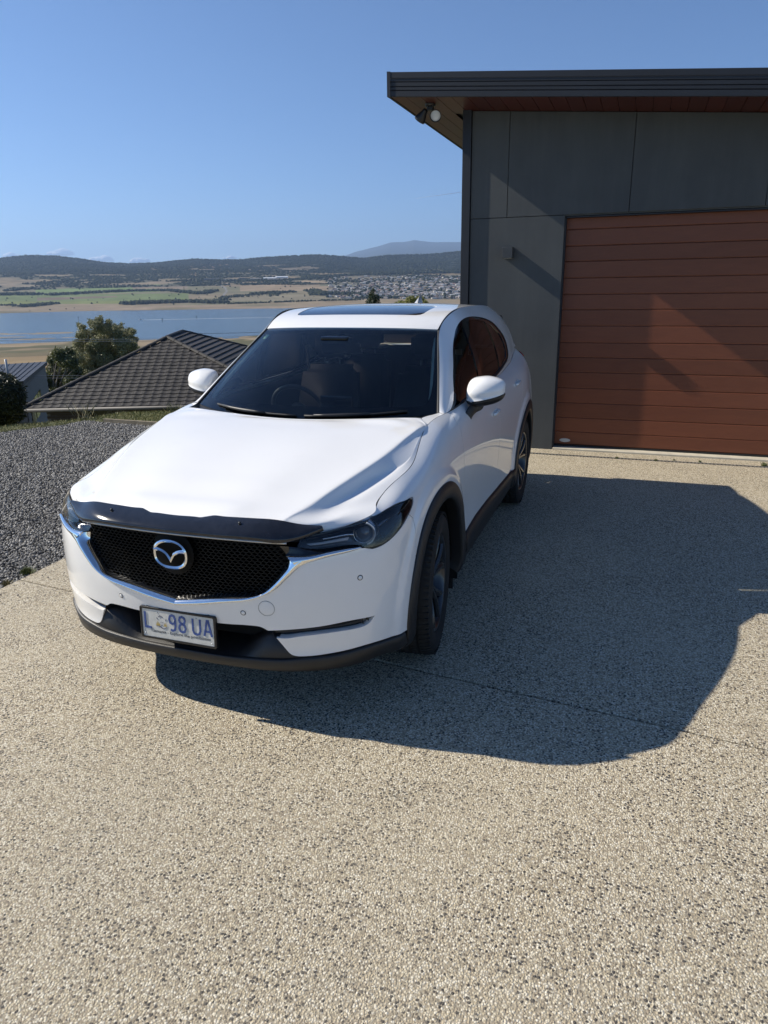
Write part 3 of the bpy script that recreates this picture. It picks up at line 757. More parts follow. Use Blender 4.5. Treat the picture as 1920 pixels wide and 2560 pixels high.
# ---- head lamps
def headlamp():
    lens=sm(HL_TOP,n=3)+sm(HL_END,n=3)+sm(HL_BOT,n=3)
    L=panel('headlight',W,lens,GLASS_L,car,off=.003,thick=.0,step=.014)
    roots=L
    # housing bowl
    hd=panel('housing',W,lens,LAMPD,roots,off=-.060,thick=-.060,step=.03,gap=.003)
    # side walls come from the negative skirt; dark bezel strip along the top edge
    V,F=strip_data(W,HL_TOP[1:],[(u*.985,v+.38) for u,v in HL_TOP[1:]],[(0,-.004),(1,-.008),(1,-.05)],n=50);two('bezel',V,F,GLOSSB,roots)
    # light guide bar low on the inboard side and the outer fin
    V,F=strip_data(W,[(2.75,.95),(3.4,.95),(4.1,1.0)],[(2.85,1.12),(3.4,1.15),(4.05,1.2)],[(0,-.03),(0,-.018),(1,-.018),(1,-.03)],n=20);two('light_guide',V,F,BULB,roots)
    V,F=strip_data(W,[(5.15,.95),(5.9,1.25),(6.6,1.5)],[(5.1,1.15),(5.85,1.42),(6.5,1.62)],[(0,-.04),(0,-.018),(1,-.020),(1,-.04)],n=20);two('outer_fin',V,F,LAMPR,roots)
    V,F=strip_data(W,[(2.9,1.18),(3.8,1.22),(4.5,1.45)],[(2.9,1.38),(3.8,1.42),(4.5,1.62)],[(0,-.03),(0,-.022),(1,-.022),(1,-.03)],n=20);two('lower_reflector',V,F,LAMPD,roots)
    # bright crescent and inner fins
    V,F=strip_data(W,[(3.2,.55),(4.0,.62),(4.3,.75)],[(3.25,.72),(4.0,.80),(4.25,.92)],[(0,-.035),(0,-.022),(1,-.024),(1,-.04)],n=20);two('inner_fin',V,F,LAMPR,roots)
    V,F=strip_data(W,[(5.3,.72),(5.9,1.02),(6.5,1.34)],[(5.28,.80),(5.88,1.10),(6.48,1.42)],[(0,-.03),(0,-.012),(1,-.012),(1,-.03)],n=20);two('upper_fin',V,F,LAMPR,roots)
    # projector
    u,v=4.60,1.12
    p=W(u,v)[0];nn=np.array([.42,-.88,.10]);nn/=np.linalg.norm(nn)
    for k,(sx,r) in enumerate(((1,roots[0]),(-1,roots[1]))):
        q=Vector((p[0]*sx,p[1],p[2]))-Vector((nn[0]*sx,nn[1],nn[2]))*.052
        rot=Vector((nn[0]*sx,nn[1],nn[2])).to_track_quat('Z','Y').to_euler()
        m=MB();m.lathe([(.0,.044),(.018,.044),(.021,.0425),(.021,.040),(.010,.0375),(.0,.036)],36,'z')
        o=m.build('projector_ring',LAMPR,r);o.location=q;o.rotation_euler=rot
        m=MB();m.lathe([(.004,.037),(.014,.034),(.022,.026),(.028,.014),(.030,.0005)],32,'z')
        o=m.build('projector_lens',glass_ball,r);o.location=q;o.rotation_euler=rot
        m=MB();P=[(.047*math.cos(R_(a))*1.0,.047*math.sin(R_(a)),.026) for a in range(-75,76,10)];m.tube(P,.0032,6);o=m.build('light_arc',BULB,r);o.location=q;o.rotation_euler=rot
        m=MB();m.lathe([(-.01,.068),(.004,.062),(.012,.051)],36,'z')
        o=m.build('projector_shroud',LAMPR,r);o.location=q;o.rotation_euler=rot
glass_ball=simple('projector_glass',(.10,.11,.12),.03,.0,.05,Coat_Weight=1)
headlamp()
# ---- parking sensors and tow cap
def disc_on(name,u,v,r,mat,h=.0015,ring=True):
    out=[]
    p=W(abs(u),v)[0];nn=W.normal(abs(u),v)[0]*surf_sign(W)
    s_=1 if u>=0 else -1
    q=Vector((p[0]*s_,p[1],p[2]));d=Vector((nn[0]*s_,nn[1],nn[2]))
    m=MB();m.lathe([(-.004,r),(h,r),(h+.0006,r*.93),(h+.0006,.0005)],28,'z')
    o=m.build(name,mat,car);o.location=q;o.rotation_euler=d.to_track_quat('Z','Y').to_euler()
    if ring:
        m=MB();m.lathe([(.0003,r+.0035),(.0010,r+.0028),(.0010,r+.001),(.0003,r+.0002)],28,'z')
        o2=m.build('sensor_ring',RUBBER,o)
    return o
for u,v in ((-1.24,4.80),(1.30,4.75),(4.40,3.22),(-4.40,3.22)): disc_on('parking_sensor',u,v,.0085,PAINT)
o=disc_on('tow_eye_cap',1.81,4.44,.033,PAINT,-.0005,False)
m=MB();m.lathe([(.0003,.0345),(.0007,.0345),(.0007,.0335),(.0003,.0335)],40,'z');m.build('cap_seam',RUBBER,o)
# ---- greenhouse
WIN=[(.30,.02),(.53,.30),(1.45,1.98),(2.24,2.50),(3.11,2.84),(3.60,3.10),(3.97,3.22),(4.34,3.20),(4.87,3.04),(5.43,2.82),(5.87,2.52),(6.18,2.12),(6.44,1.72),(6.56,1.26),(6.56,.78),(6.46,.42),(6.22,.27)]
belt_u=[(5.5,.16),(4.6,.06),(3.2,.04),(1.6,.02)]
body_loop=[(0,0),(0,2),(0,4)]+[(u,4) for u in np.arange(.5,9.6,.5)]+[(9.6,2),(9.6,0)]+[(u,0) for u in (9,8.2,7.4,6.6,5.5,4.6,3.2)]+[(3.2,.04),(4.6,.06),(5.5,.16)]+sm(WIN[::-1],n=4)
panel('body_side_frame',G,body_loop,PAINT,car,thick=.0,step=.02)
gf=[(.85,.16),(1.54,1.70),(2.33,2.26),(3.10,2.62),(3.50,2.80),(3.86,2.92),(3.70,2.2),(3.60,1.5),(3.52,.75),(3.50,.16)]
gr=[(4.14,2.96),(4.35,2.98),(4.72,2.88),(5.30,2.66),(5.29,2.0),(5.28,1.24),(5.29,.60),(5.27,.26),(4.6,.18),(3.74,.16),(3.76,.75),(3.84,1.5),(3.94,2.2)]
gq=[(5.55,2.52),(5.80,2.28),(6.10,1.85),(6.30,1.30),(6.36,.85),(6.22,.50),(5.50,.34),(5.50,1.2),(5.52,2.0)]
sur=sm([(.30,.02)]+WIN[1:]+[(5.5,.16),(4.6,.06),(3.2,.04),(1.6,.02)],n=4)
panel('window_surround',G,sur,GLOSSB,car,holes=[gf,gr,gq],off=-.004,thick=.012,step=.025)
for nm,gg,mt in (('front_door_glass',gf,GLASS_F),('rear_door_glass',gr,GLASS_D),('quarter_glass',gq,GLASS_D)):
    g2=[(a,b) for a,b in gg];panel(nm,G,g2,mt,car,off=-.009,thick=0,step=.04)
# belt moulding
V,F=strip_data(G,[(.3,.0),(1.6,.0),(3.2,.02),(4.6,.05),(5.5,.15),(6.2,.26)],[(.45,.12),(1.6,.11),(3.2,.13),(4.6,.16),(5.5,.26),(6.2,.36)],[(0,-.004),(0,.003),(.5,.006),(1,.003),(1,-.006)],n=60)
two('belt_moulding',V,F,BLACKP,car)
panel('inner_frame_lining',G,body_loop,SEAT,car,thick=.0,step=.05,off=-.03)
rl0=[(0,.3),(1,.1),(2,.1),(3,.1),(3.9,.1)]+[(3.9,v) for v in range(1,9)]+[(u,8) for u in (3,2,1,0)]
panel('headliner',R,rl0,simple('headliner_grey',(.10,.10,.10),.8),car,mode='whole',step=.08,off=-.035,thick=0)
V,F=strip_data(S,[(3.05,.30),(3.30,.36),(3.42,.50),(3.47,.70),(3.52,1.2),(3.56,1.8),(3.60,2.4),(3.68,2.78)],[(3.2,.22),(3.6,.26),(3.8,.5),(3.85,.7),(3.9,1.2),(3.9,1.8),(3.9,2.4),(3.9,2.78)],[(0,-.03),(0,-.012),(1,-.008)],n=40)
two('pillar_trim',V,F,simple('pale_pillar_trim',(.62,.78,.68),.7),car)
# wing corner between bonnet, windscreen pillar and door
ra_=[tuple(q) for q in W(np.linspace(8.98,9.92,14),np.zeros(14))]
pb=np.array([(.770,1.168,1.118),(.742,1.225,1.131),(.710,1.268,1.143),(.722,1.33,1.143),(.745,1.40,1.142),(.762,1.445,1.144)])
tt=np.linspace(0,5,14);rb2=[tuple(np.array([np.interp(t,range(6),pb[:,k]) for k in range(3)])) for t in tt]
V,F=lofted([ra_,rb2]);two('wing_corner',V,F,PAINT,car)
# windscreen with its black printed border
wl=[(u,0) for u in (0,1,2,3,4)]+[(4,v) for v in (.5,1,1.5,2,2.5,3)]+[(u,3) for u in (3,2,1,0)]
panel('windscreen',S,wl,GLASS_W,car,mode='whole',thick=0,step=.05,off=.002)
cer=[(0,0),(1,0),(2,0),(3,0),(4,0)]+[(4,v) for v in (.5,1,1.5,2,2.5,3)]+[(u,3) for u in (3,2,1,0)]+[(0,2.82),(.9,2.83),(2,2.83),(3.3,2.83),(3.62,2.80),(3.74,2.70),(3.76,2.55),(3.70,1.5),(3.64,1.0),(3.52,.62),(3.30,.37),(3.0,.31),(2.6,.33),(1.8,.40),(.85,.46),(0,.48)]
panel('windscreen_border',S,cer,GLOSSB,car,mode='whole',thick=0,step=.03,off=-.002)
# green edge sheet reflecting in the glass corner is the light trim of the pillar
# cowl under the wipers
rows=[]
us=np.linspace(0,1,24)
r0=[tuple(H(HU*t,HV-.05)[0]+np.array([0,-.01,-.022])) for t in us]
r1=[tuple(S(4*t,.02)[0]+np.array([0,-.03,-.018])) for t in us]
r2=[tuple(S(4*t,.16)[0]+np.array([0,.0,-.006])) for t in us]
V,F=lofted([r0,r1,r2]);two('cowl_panel',V,F,BLACKP,car,mode='whole')
# ditch mouldings: along the windscreen edge and the roof
sv=np.linspace(0,3,24);a=[];b=[];
for v in sv: a.append(tuple(S(4,v)[0]+np.array([-.004,-.002,.002])))
b=[tuple(G(np.interp(v,[0,1,2,3],[0,1,2,3]),3.97)[0]+np.array([0,0,-.002])) for v in sv]
V,F=lofted([a,[((p[0]+q[0])/2,(p[1]+q[1])/2-.003,(p[2]+q[2])/2+.004) for p,q in zip(a,b)],b]);two('windscreen_moulding',V,F,RUBBER,car)
rv=np.linspace(0,8,50);ra=[tuple(R(3.86,v)[0]+np.array([0,0,-.004])) for v in rv]
gu=np.interp(rv,[0,1,2,3,4,5,6,7,8],[3.02,3.35,4.03,5,6,7,8,8.95,9.8])
rb_=[tuple(G(u,3.99)[0]+np.array([0,0,-.003])) for u in gu]
rm=[((p[0]*.6+q[0]*.4),(p[1]+q[1])/2,min(p[2],q[2])-.006) for p,q in zip(ra,rb_)]
V,F=lofted([ra,rm,rb_]);two('roof_moulding',V,F,RUBBER,car)
# roof with the sunroof opening
SR=[(0,1.30),(1.2,1.31),(2.08,1.36),(2.28,1.43),(2.38,1.60),(2.40,1.9),(2.42,2.3),(2.36,2.62),(2.2,2.72),(1.2,2.74),(0,2.75)]
rl=[(0,0),(1,0),(2,0),(3,0),(3.88,0)]+[(3.88,v) for v in range(1,9)]+[(u,8) for u in (3,2,1,0)]+[(0,2.75)]+SR[::-1][1:]
panel('roof',R,rl,PAINT,car,mode='whole',step=.03,thick=.01)
panel('sunroof_glass',R,SR,GLOSSB,car,mode='whole',step=.04,off=-.002,thick=.004,gap=.003)
def fin():
    m=MB();P=[];
    prof=[(0,0,.034),(.04,.020,.030),(.10,.056,.018),(.14,.078,.009),(.165,.080,.007),(.185,.04,.012),(.195,0,.018)]
    V=[];F=[]
    for y,z,w in prof: V+=[(-w,y,0),(0,y,max(z,.001)),(w,y,0)]
    for i in range(len(prof)-1):
        a=3*i;F+=[(a,a+1,a+4,a+3),(a+1,a+2,a+5,a+4)]
    m.add(V,F,True);o=m.build('shark_fin_antenna',PAINT,car);o.location=(0,3.50,1.648)
fin()
# rear window and spoiler (behind)
m=MB();V=[(-.56,4.33,1.53),(.56,4.33,1.53),(.66,4.42,1.27),(-.66,4.42,1.27)];m.add(V,[(0,1,2,3)]);m.build('rear_window',GLASS_D,car)
m=MB();
V=[(-.52,4.24,1.555),(.52,4.24,1.555),(.50,4.46,1.535),(-.50,4.46,1.535),(-.52,4.24,1.52),(.52,4.24,1.52),(.50,4.45,1.515),(-.50,4.45,1.515)]
m.add(V,[(0,1,2,3),(7,6,5,4),(0,4,5,1),(1,5,6,2),(2,6,7,3),(3,7,4,0)]);m.build('rear_spoiler',PAINT,car,recalc=True)
for sx in (1,-1):
    V=[(.545*sx,4.12,1.545),(.55*sx,4.34,1.52),(.68*sx,4.41,1.255),(.69*sx,4.15,1.255)];mesh_obj('rear_pillar',V,[(0,1,2,3) if sx<0 else (3,2,1,0)],PAINT,car)
# ---- inner shells that close the gaps
ish=[(8.9,0)]
V,F=strip_data(W,[(u,.25) for u in np.linspace(5.2,19.5,60)],[(u,7.8) for u in np.linspace(7.0,19.5,60)],[(t,-.035) for t in np.linspace(0,1,26)],n=90)
V=np.array(V);keep=[]
for f in F:
    c=V[list(f)].mean(0)
    if all(math.hypot(c[1]-cy,c[2]-cz)>.47 for cy,cz in ARC): keep.append(f)
two('inner_body_shell',V,keep,DARKIN,car)
m=MB();m.box((-.80,.50,.20),(.80,4.3,.24));m.build('underbody',DARKIN,car)
m=MB();m.box((-.55,.35,.24),(.55,1.30,.80));m.build('engine_block',DARKIN,car)
# wheel-well liners
for cy,cz in ARC:
    for sx in (1,-1):
        m=MB();n=40;V=[];F=[]
        for x,r in ((.893,.436),(.86,.445),(.60,.445),(.60,.02)):
            for k in range(n+1):
                a=R_(-20+220*k/n);V.append((x*sx,cy-r*math.cos(a),cz+r*math.sin(a)))
        for j in range(3):
            for k in range(n): F.append((j*(n+1)+k,j*(n+1)+k+1,(j+1)*(n+1)+k+1,(j+1)*(n+1)+k))
        m.add(V,F,True);m.build('wheel_well_liner',DARKIN,car)
for sx in (1,-1):
    m=MB();m.box((.66*sx if sx>0 else -.86,1.40,.135),(.86*sx if sx>0 else -.66,1.412,.44),.003);m.build('mud_flap',RUBBER,car)
# ---- wheels
def wheel(cx,cy,cz,sx,steer):
    root=empty('wheel',(cx,cy,cz));root.parent=car;root.rotation_euler=(0,0,steer)
    # x axis outward (sx)
    w=.1125;prof=[(-w+.02,.245),(-w+.006,.262),(-w-.002,.30),(-w+.004,.335),(-w+.022,.357),(-w+.034,.362),(-.052,.3645)]
    g=[(-.05,.3645),(-.0495,.357),(-.043,.357),(-.0425,.365),(-.004,.3655),(-.0035,.357),(.0035,.357),(.004,.3655),(.0425,.365),(.043,.357),(.0495,.357),(.05,.3645)]
    prof=prof+g+[(-a,b) for a,b in prof[::-1]]
    m=MB();m.lathe([(h*1,r) for h,r in prof],72,'x')
    # tread sipes: small blocks on the shoulders
    for k in range(72):
        a=2*math.pi*k/72;c,s_=math.cos(a),math.sin(a);c2,s2=math.cos(a+.035),math.sin(a+.035)
        for x0,x1 in ((-.106,-.056),(.056,.106),(-.038,-.009),(.009,.038)):
            r0=.358 if abs(x0)>.09 or abs(x1)>.09 else .364;r1=.3675
            V=[]
            for x in (x0,x1):
                ro=r1 if abs(x)<.1 else .3605
                for (cc,ss) in ((c,s_),(c2,s2)):
                    V+= [(x,.35*cc,.35*ss),(x,ro*cc,ro*ss)]
            m.add(V,[(1,3,7,5),(0,1,5,4),(2,6,7,3),(0,2,3,1),(4,5,7,6)])
    o=m.build('tyre',TYRE,root,recalc=True)
    m=MB();m.lathe([(sx*.095,.2475),(sx*.100,.244),(sx*.096,.236),(sx*.07,.226),(sx*-.02,.215),(sx*-.09,.222),(sx*-.1,.24)],60,'x')
    rim=m.build('rim',ALLOYB,root)
    # ten paired spokes
    for k in range(5):
        for d in (-1,1):
            a0=2*math.pi*k/5+.3;a1=a0+d*.30;a_h=a0+d*.12
            m=MB();P=[]
            for t in np.linspace(0,1,7):
                r=.052+(.235-.052)*t;a=a_h+(a1-a_h)*t**1.2;x=.052+.030*math.sin(t*1.6)
                wd=.016-.004*t+.006*t*t
                tx,ty=-math.sin(a),math.cos(a)
                P.append([(sx*(x),r*math.cos(a)-wd*tx*0-wd*-math.sin(a)*0+wd*(-math.sin(a)),r*math.sin(a)+wd*math.cos(a)),(sx*(x+.012),r*math.cos(a)+wd*.45*(-math.sin(a)),r*math.sin(a)+wd*.45*math.cos(a)),(sx*(x+.012),r*math.cos(a)-wd*.45*(-math.sin(a)),r*math.sin(a)-wd*.45*math.cos(a)),(sx*x,r*math.cos(a)-wd*(-math.sin(a)),r*math.sin(a)-wd*math.cos(a)),(sx*(x-.03),r*math.cos(a)-wd*.8*(-math.sin(a)),r*math.sin(a)-wd*.8*math.cos(a)),(sx*(x-.03),r*math.cos(a)+wd*.8*(-math.sin(a)),r*math.sin(a)+wd*.8*math.cos(a))])
            V=[q for row_ in P for q in row_];F=[];mi=[]
            for i in range(6):
                for j in range(6):
                    j2=(j+1)%6;F.append((i*6+j,i*6+j2,(i+1)*6+j2,(i+1)*6+j));mi.append(1 if j==1 else 0)
            so=mesh_obj('spoke',V,F,[ALLOYB,ALLOY],rim,mi=mi)
            bm=bmesh.new();bm.from_mesh(so.data);bmesh.ops.recalc_face_normals(bm,faces=bm.faces);bm.to_mesh(so.data);bm.free()
    m=MB();m.lathe([(sx*.02,.075),(sx*.055,.070),(sx*.062,.050),(sx*.058,.034),(sx*.066,.030),(sx*.069,.024),(sx*.070,.0005)],32,'x');m.build('hub_cap',ALLOYB,rim)
    m=MB();m.lathe([(sx*-.02,.16),(sx*.0,.16),(sx*.0,.03)],40,'x');m.build('brake_disc',SILVER,root)
ST=R_(6.5)
wheel(.797,.945,.365,1,ST);wheel(-.797,.945,.365,-1,ST);wheel(.797,3.655,.365,1,0);wheel(-.797,3.655,.365,-1,0)

# ---- door mirrors
def mirror():
    for sx in (1,-1):
        root=empty('door_mirror',(0,0,0));root.parent=car
        #  x, z low, z split, z top, y front, y back
        secs=[(.836,1.176,1.178,1.225,1.765,1.80),(.842,1.150,1.170,1.262,1.735,1.815),(.862,1.135,1.168,1.286,1.712,1.822),(.900,1.130,1.170,1.297,1.700,1.826),(.945,1.136,1.178,1.301,1.703,1.828),(.985,1.146,1.187,1.296,1.716,1.828),(1.020,1.160,1.197,1.286,1.738,1.826),(1.042,1.178,1.206,1.274,1.765,1.823),(1.052,1.200,1.216,1.258,1.795,1.820)]
        def sec(s_,part):
            x,zl,zs,zt,yf,yb=s_;out=[]
            if part=='cap':   # from the split line over the front to the top back
                pr=[(0,0),(.02,.10),(.00,.30),(.05,.52),(.16,.70),(.38,.88),(.68,.985),(1,1.0)]
                for a,b in pr: out.append((sx*x,yf+.004+(yb-yf)*a,zs+(zt-zs)*b))
            else:
                pr=[(.00,1),(.00,.80),(.10,.42),(.35,.10),(.70,.0),(1,.12)]
                for a,b in pr: out.append((sx*x,yf+.002+(yb-yf)*a,zl+(zs-.0045-zl)*b))
            return out
        for part,nm,mt in (('cap','mirror_cap',PAINT),('low','mirror_lower_shell',BLACKP)):
            rows=[sec(q,part) for q in secs]
            A=np.array(rows);n0=A.shape[0]
            SS=Surf(A,sym=False);us=np.linspace(0,n0-1,40);vs=np.linspace(0,A.shape[1]-1,26)
            V=[];
            for u in us: V+=list(SS(np.full(26,u),vs))
            F=[(i*26+j,i*26+j+1,(i+1)*26+j+1,(i+1)*26+j) for i in range(39) for j in range(25)]
            if sx>0: F=[f[::-1] for f in F]
            # end caps
            F.append(tuple(range(26)) if sx<0 else tuple(range(26))[::-1]);F.append(tuple(39*26+k for k in range(26))[::-1] if sx<0 else tuple(39*26+k for k in range(26)))
            mesh_obj(nm,V,F,mt,root,smooth=[True]*(39*25)+[False,False])
        m=MB();V=[];
        for q in secs[1:-1]: V+=[(sx*q[0],q[5]-.006,q[1]+.01),(sx*q[0],q[5]-.006,q[3]-.008)]
        n=len(secs)-2;m.add(V,[(2*i,2*i+1,2*i+3,2*i+2) for i in range(n-1)]);m.build('mirror_glass',CHROME,root)
        # base: curved stalk from the door skin
        m=MB();P=[(sx*.868,1.655,1.075),(sx*.872,1.675,1.095),(sx*.880,1.71,1.118),(sx*.895,1.745,1.135),(sx*.915,1.765,1.146)]
        P=[tuple(q) for q in smooth_loop(P,closed=False,n=4)]
        V=[];k=14
        for i,p in enumerate(P):
            t=i/(len(P)-1);a=.052*(1-t)+.045*t;b=.030+.008*t
            for j in range(k):
                an=2*math.pi*j/k;V.append((p[0]+sx*(.55*b*math.cos(an)),p[1]+a*.9*math.cos(an)*.6+.0*b,p[2]+b*math.sin(an)))
        F=[(i*k+j,i*k+(j+1)%k,(i+1)*k+(j+1)%k,(i+1)*k+j) for i in range(len(P)-1) for j in range(k)]+[tuple(range(k)),tuple((len(P)-1)*k+j for j in range(k))]
        o=mesh_obj('mirror_stalk',V,F,BLACKP,root,smooth=[True]*(len(F)-2)+[False]*2)
        bm=bmesh.new();bm.from_mesh(o.data);bmesh.ops.recalc_face_normals(bm,faces=bm.faces);bm.to_mesh(o.data);bm.free()
mirror()
# ---- door handles with their cups
for u,v in ((11.89,2.27),(13.95,1.72)):
    for sx in (1,-1):
        p=W(u,v)[0];nn=W.normal(u,v)[0]*surf_sign(W)
        root=empty('door_handle',(p[0]*sx,p[1],p[2]));root.parent=car
        m=MB();m.lathe([(-.012,.001),(-.011,.018),(-.004,.030),(.0015,.034),(.0,.036)],24,'x')
        o=m.build('handle_cup',DARKIN if False else PAINT,root);o.scale=(-sx*-1,1.25,.9)
        m=MB();P=[(.000,-.085,-.004),(.012,-.070,0),(.016,-.03,.002),(.016,.03,.003),(.012,.070,.002),(.000,.085,-.002)]
        P=[tuple(q) for q in smooth_loop([(a*sx,b,c) for a,b,c in P],closed=False,n=4)]
        m.tube(P,.0095,10);o=m.build('grip',PAINT,root);o.location=(0,.0,.004)
# ---- wipers
for xa,ya,xb,yb in ((-.55,1.30,.02,1.165),(.02+.05,1.18,.60,1.30)):
    root=empty('wiper',(0,0,0));root.parent=car
    def onS(x,v,h):
        u=float(np.interp(x,[0]+[S(k,v)[0][0] for k in (1,2,3,4)],[0,1,2,3,4])) if x>=0 else -float(np.interp(-x,[0]+[S(k,v)[0][0] for k in (1,2,3,4)],[0,1,2,3,4]))
        p=S(abs(u),v)[0];n_=S.normal(abs(u),v)[0]*surf_sign(S);s_=1 if u>=0 else -1
        return (p[0]*s_+n_[0]*s_*h,p[1]+n_[1]*h,p[2]+n_[2]*h)
    xs=np.linspace(xa,xb,10)
    vv=[.17,.155,.14,.13,.12,.115,.11,.105,.10,.10] if xa<0 else [.10,.10,.105,.11,.115,.12,.13,.14,.15,.16]
    m=MB();m.tube([onS(x,v,.010) for x,v in zip(xs,vv)],.006,6);m.build('wiper_blade',RUBBER,root)
    m=MB();m.tube([onS(x,v,.020) for x,v in zip(xs[1:7],[w-.02 for w in vv[1:7]])],[.007,.008,.010,.011,.009,.006],6);m.build('wiper_arm',BLACKP,root)
# registration sticker inside the glass
o=panel('registration_sticker',S,[(2.82,2.60),(3.20,2.60),(3.20,2.78),(2.82,2.78)],STICK,car,mode='one',thick=0,off=-.001)[0]
o.data.transform(Matrix.Scale(-1,4,(1,0,0)));o.data.flip_normals()
# ---- cabin
cab=empty('cabin',(0,0,0));cab.parent=car
m=MB();dsec=[(1.42,1.03),(1.60,1.055),(1.78,1.045),(1.86,1.02),(1.90,.96),(1.90,.70)]
V=[];F=[]
xs=np.linspace(-.74,.74,21)
for x in xs:
    hump=.045*math.exp(-((x+.37)/.20)**2)
    for k,(y,z) in enumerate(dsec): V.append((x,y+.03*abs(x)/.74*(1 if k<2 else -1),z+(hump if 1<=k<=3 else 0)))
for i in range(20):
    for j in range(5): F.append((i*6+j,i*6+j+1,(i+1)*6+j+1,(i+1)*6+j))
m.add(V,F,True);m.build('dashboard',DASH,cab,recalc=True)
m=MB();m.box((-.11,1.80,1.04),(.11,1.815,1.155),.006);m.build('centre_screen',GLOSSB,cab)
m=MB();m.box((-.15,1.44,1.045),(.13,1.50,1.075),.008);m.build('dash_speaker_grille',SEAT,cab)
def ring_pts(c,r,n,tilt):
    return [(c[0]+r*math.cos(2*math.pi*k/n),c[1]-r*math.sin(2*math.pi*k/n)*math.sin(tilt),c[2]+r*math.sin(2*math.pi*k/n)*math.cos(tilt)) for k in range(n+1)]
m=MB();m.tube(ring_pts((-.37,2.02,1.02),.182,40,.42),.014,8,cap=False);sw=m.build('steering_wheel',SEAT,cab)
m=MB();m.lathe([(-.01,.06),(.015,.055),(.02,.0005)],20,'y',(-.37,2.03,1.01));m.tube([(-.54,2.02,1.02),(-.37,2.035,1.01),(-.20,2.02,1.02)],.013,6);m.tube([(-.37,2.035,1.0),(-.37,2.08,.86)],.015,6);m.build('wheel_hub',SILVER,sw)
def seat(x,y,wd,front=True):
    root=empty('seat' if front else 'rear_seat',(x,y,0));root.parent=cab
    bm=bmesh.new();bmesh.ops.create_cube(bm,size=1)
    for v in bm.verts: v.co=Vector((v.co.x*wd,v.co.y*.52,v.co.z*.20+.62))
    bmesh.ops.bevel(bm,geom=bm.edges[:],offset=.06,segments=3,affect='EDGES');m=MB();m.bm(bm,True);m.build('seat_cushion',SEAT,root)
    bm=bmesh.new();bmesh.ops.create_cube(bm,size=1)
    for v in bm.verts:
        t=v.co.z+.5;w=wd*(1-.18*t);v.co=Vector((v.co.x*w,v.co.y*.17+.25+.18*t,.66+.60*t))
    bmesh.ops.bevel(bm,geom=bm.edges[:],offset=.055,segments=3,affect='EDGES');m=MB();m.bm(bm,True);m.build('seat_back',SEAT,root)
    bm=bmesh.new();bmesh.ops.create_cube(bm,size=1)
    for v in bm.verts: v.co=Vector((v.co.x*.27,v.co.y*.10+.45+.04*v.co.z,v.co.z*.19+1.40))
    bmesh.ops.bevel(bm,geom=bm.edges[:],offset=.04,segments=3,affect='EDGES');m=MB();m.bm(bm,True);m.build('headrest',SEAT,root)
    m=MB()
    for dx in (-.06,.06): m.tube([(dx,.43,1.22),(dx,.45,1.34)],.006,6)
    m.build('headrest_post',SILVER,root)
seat(-.37,2.18,.52);seat(.37,2.18,.52)
seat(-.40,3.02,.48,False);seat(.40,3.02,.48,False)
m=MB();m.box((-.75,1.5,.42),(.75,4.2,.46));m.box((-.10,1.95,.5),(.10,2.75,.78),.03);m.build('cabin_floor',DASH,cab)
m=MB();m.box((-.72,1.44,.24),(.72,1.47,1.02));m.build('firewall',DARKIN,cab)
m=MB();m.box((-.13,1.90,1.40),(.13,1.925,1.475),.012);m.tube([(0,1.905,1.46),(0,1.88,1.53)],.012,6);m.build('rear_view_mirror',GLOSSB,cab)
m=MB();m.box((-.09,1.80,1.46),(.09,1.90,1.515),.012);m.build('camera_housing',GLOSSB,cab)
for sx in (1,-1):
    m=MB();m.tube([(sx*.62,2.72,1.38),(sx*.56,2.64,1.10),(sx*.50,2.58,.80)],.012,4);m.build('seat_belt',RUBBER,cab)
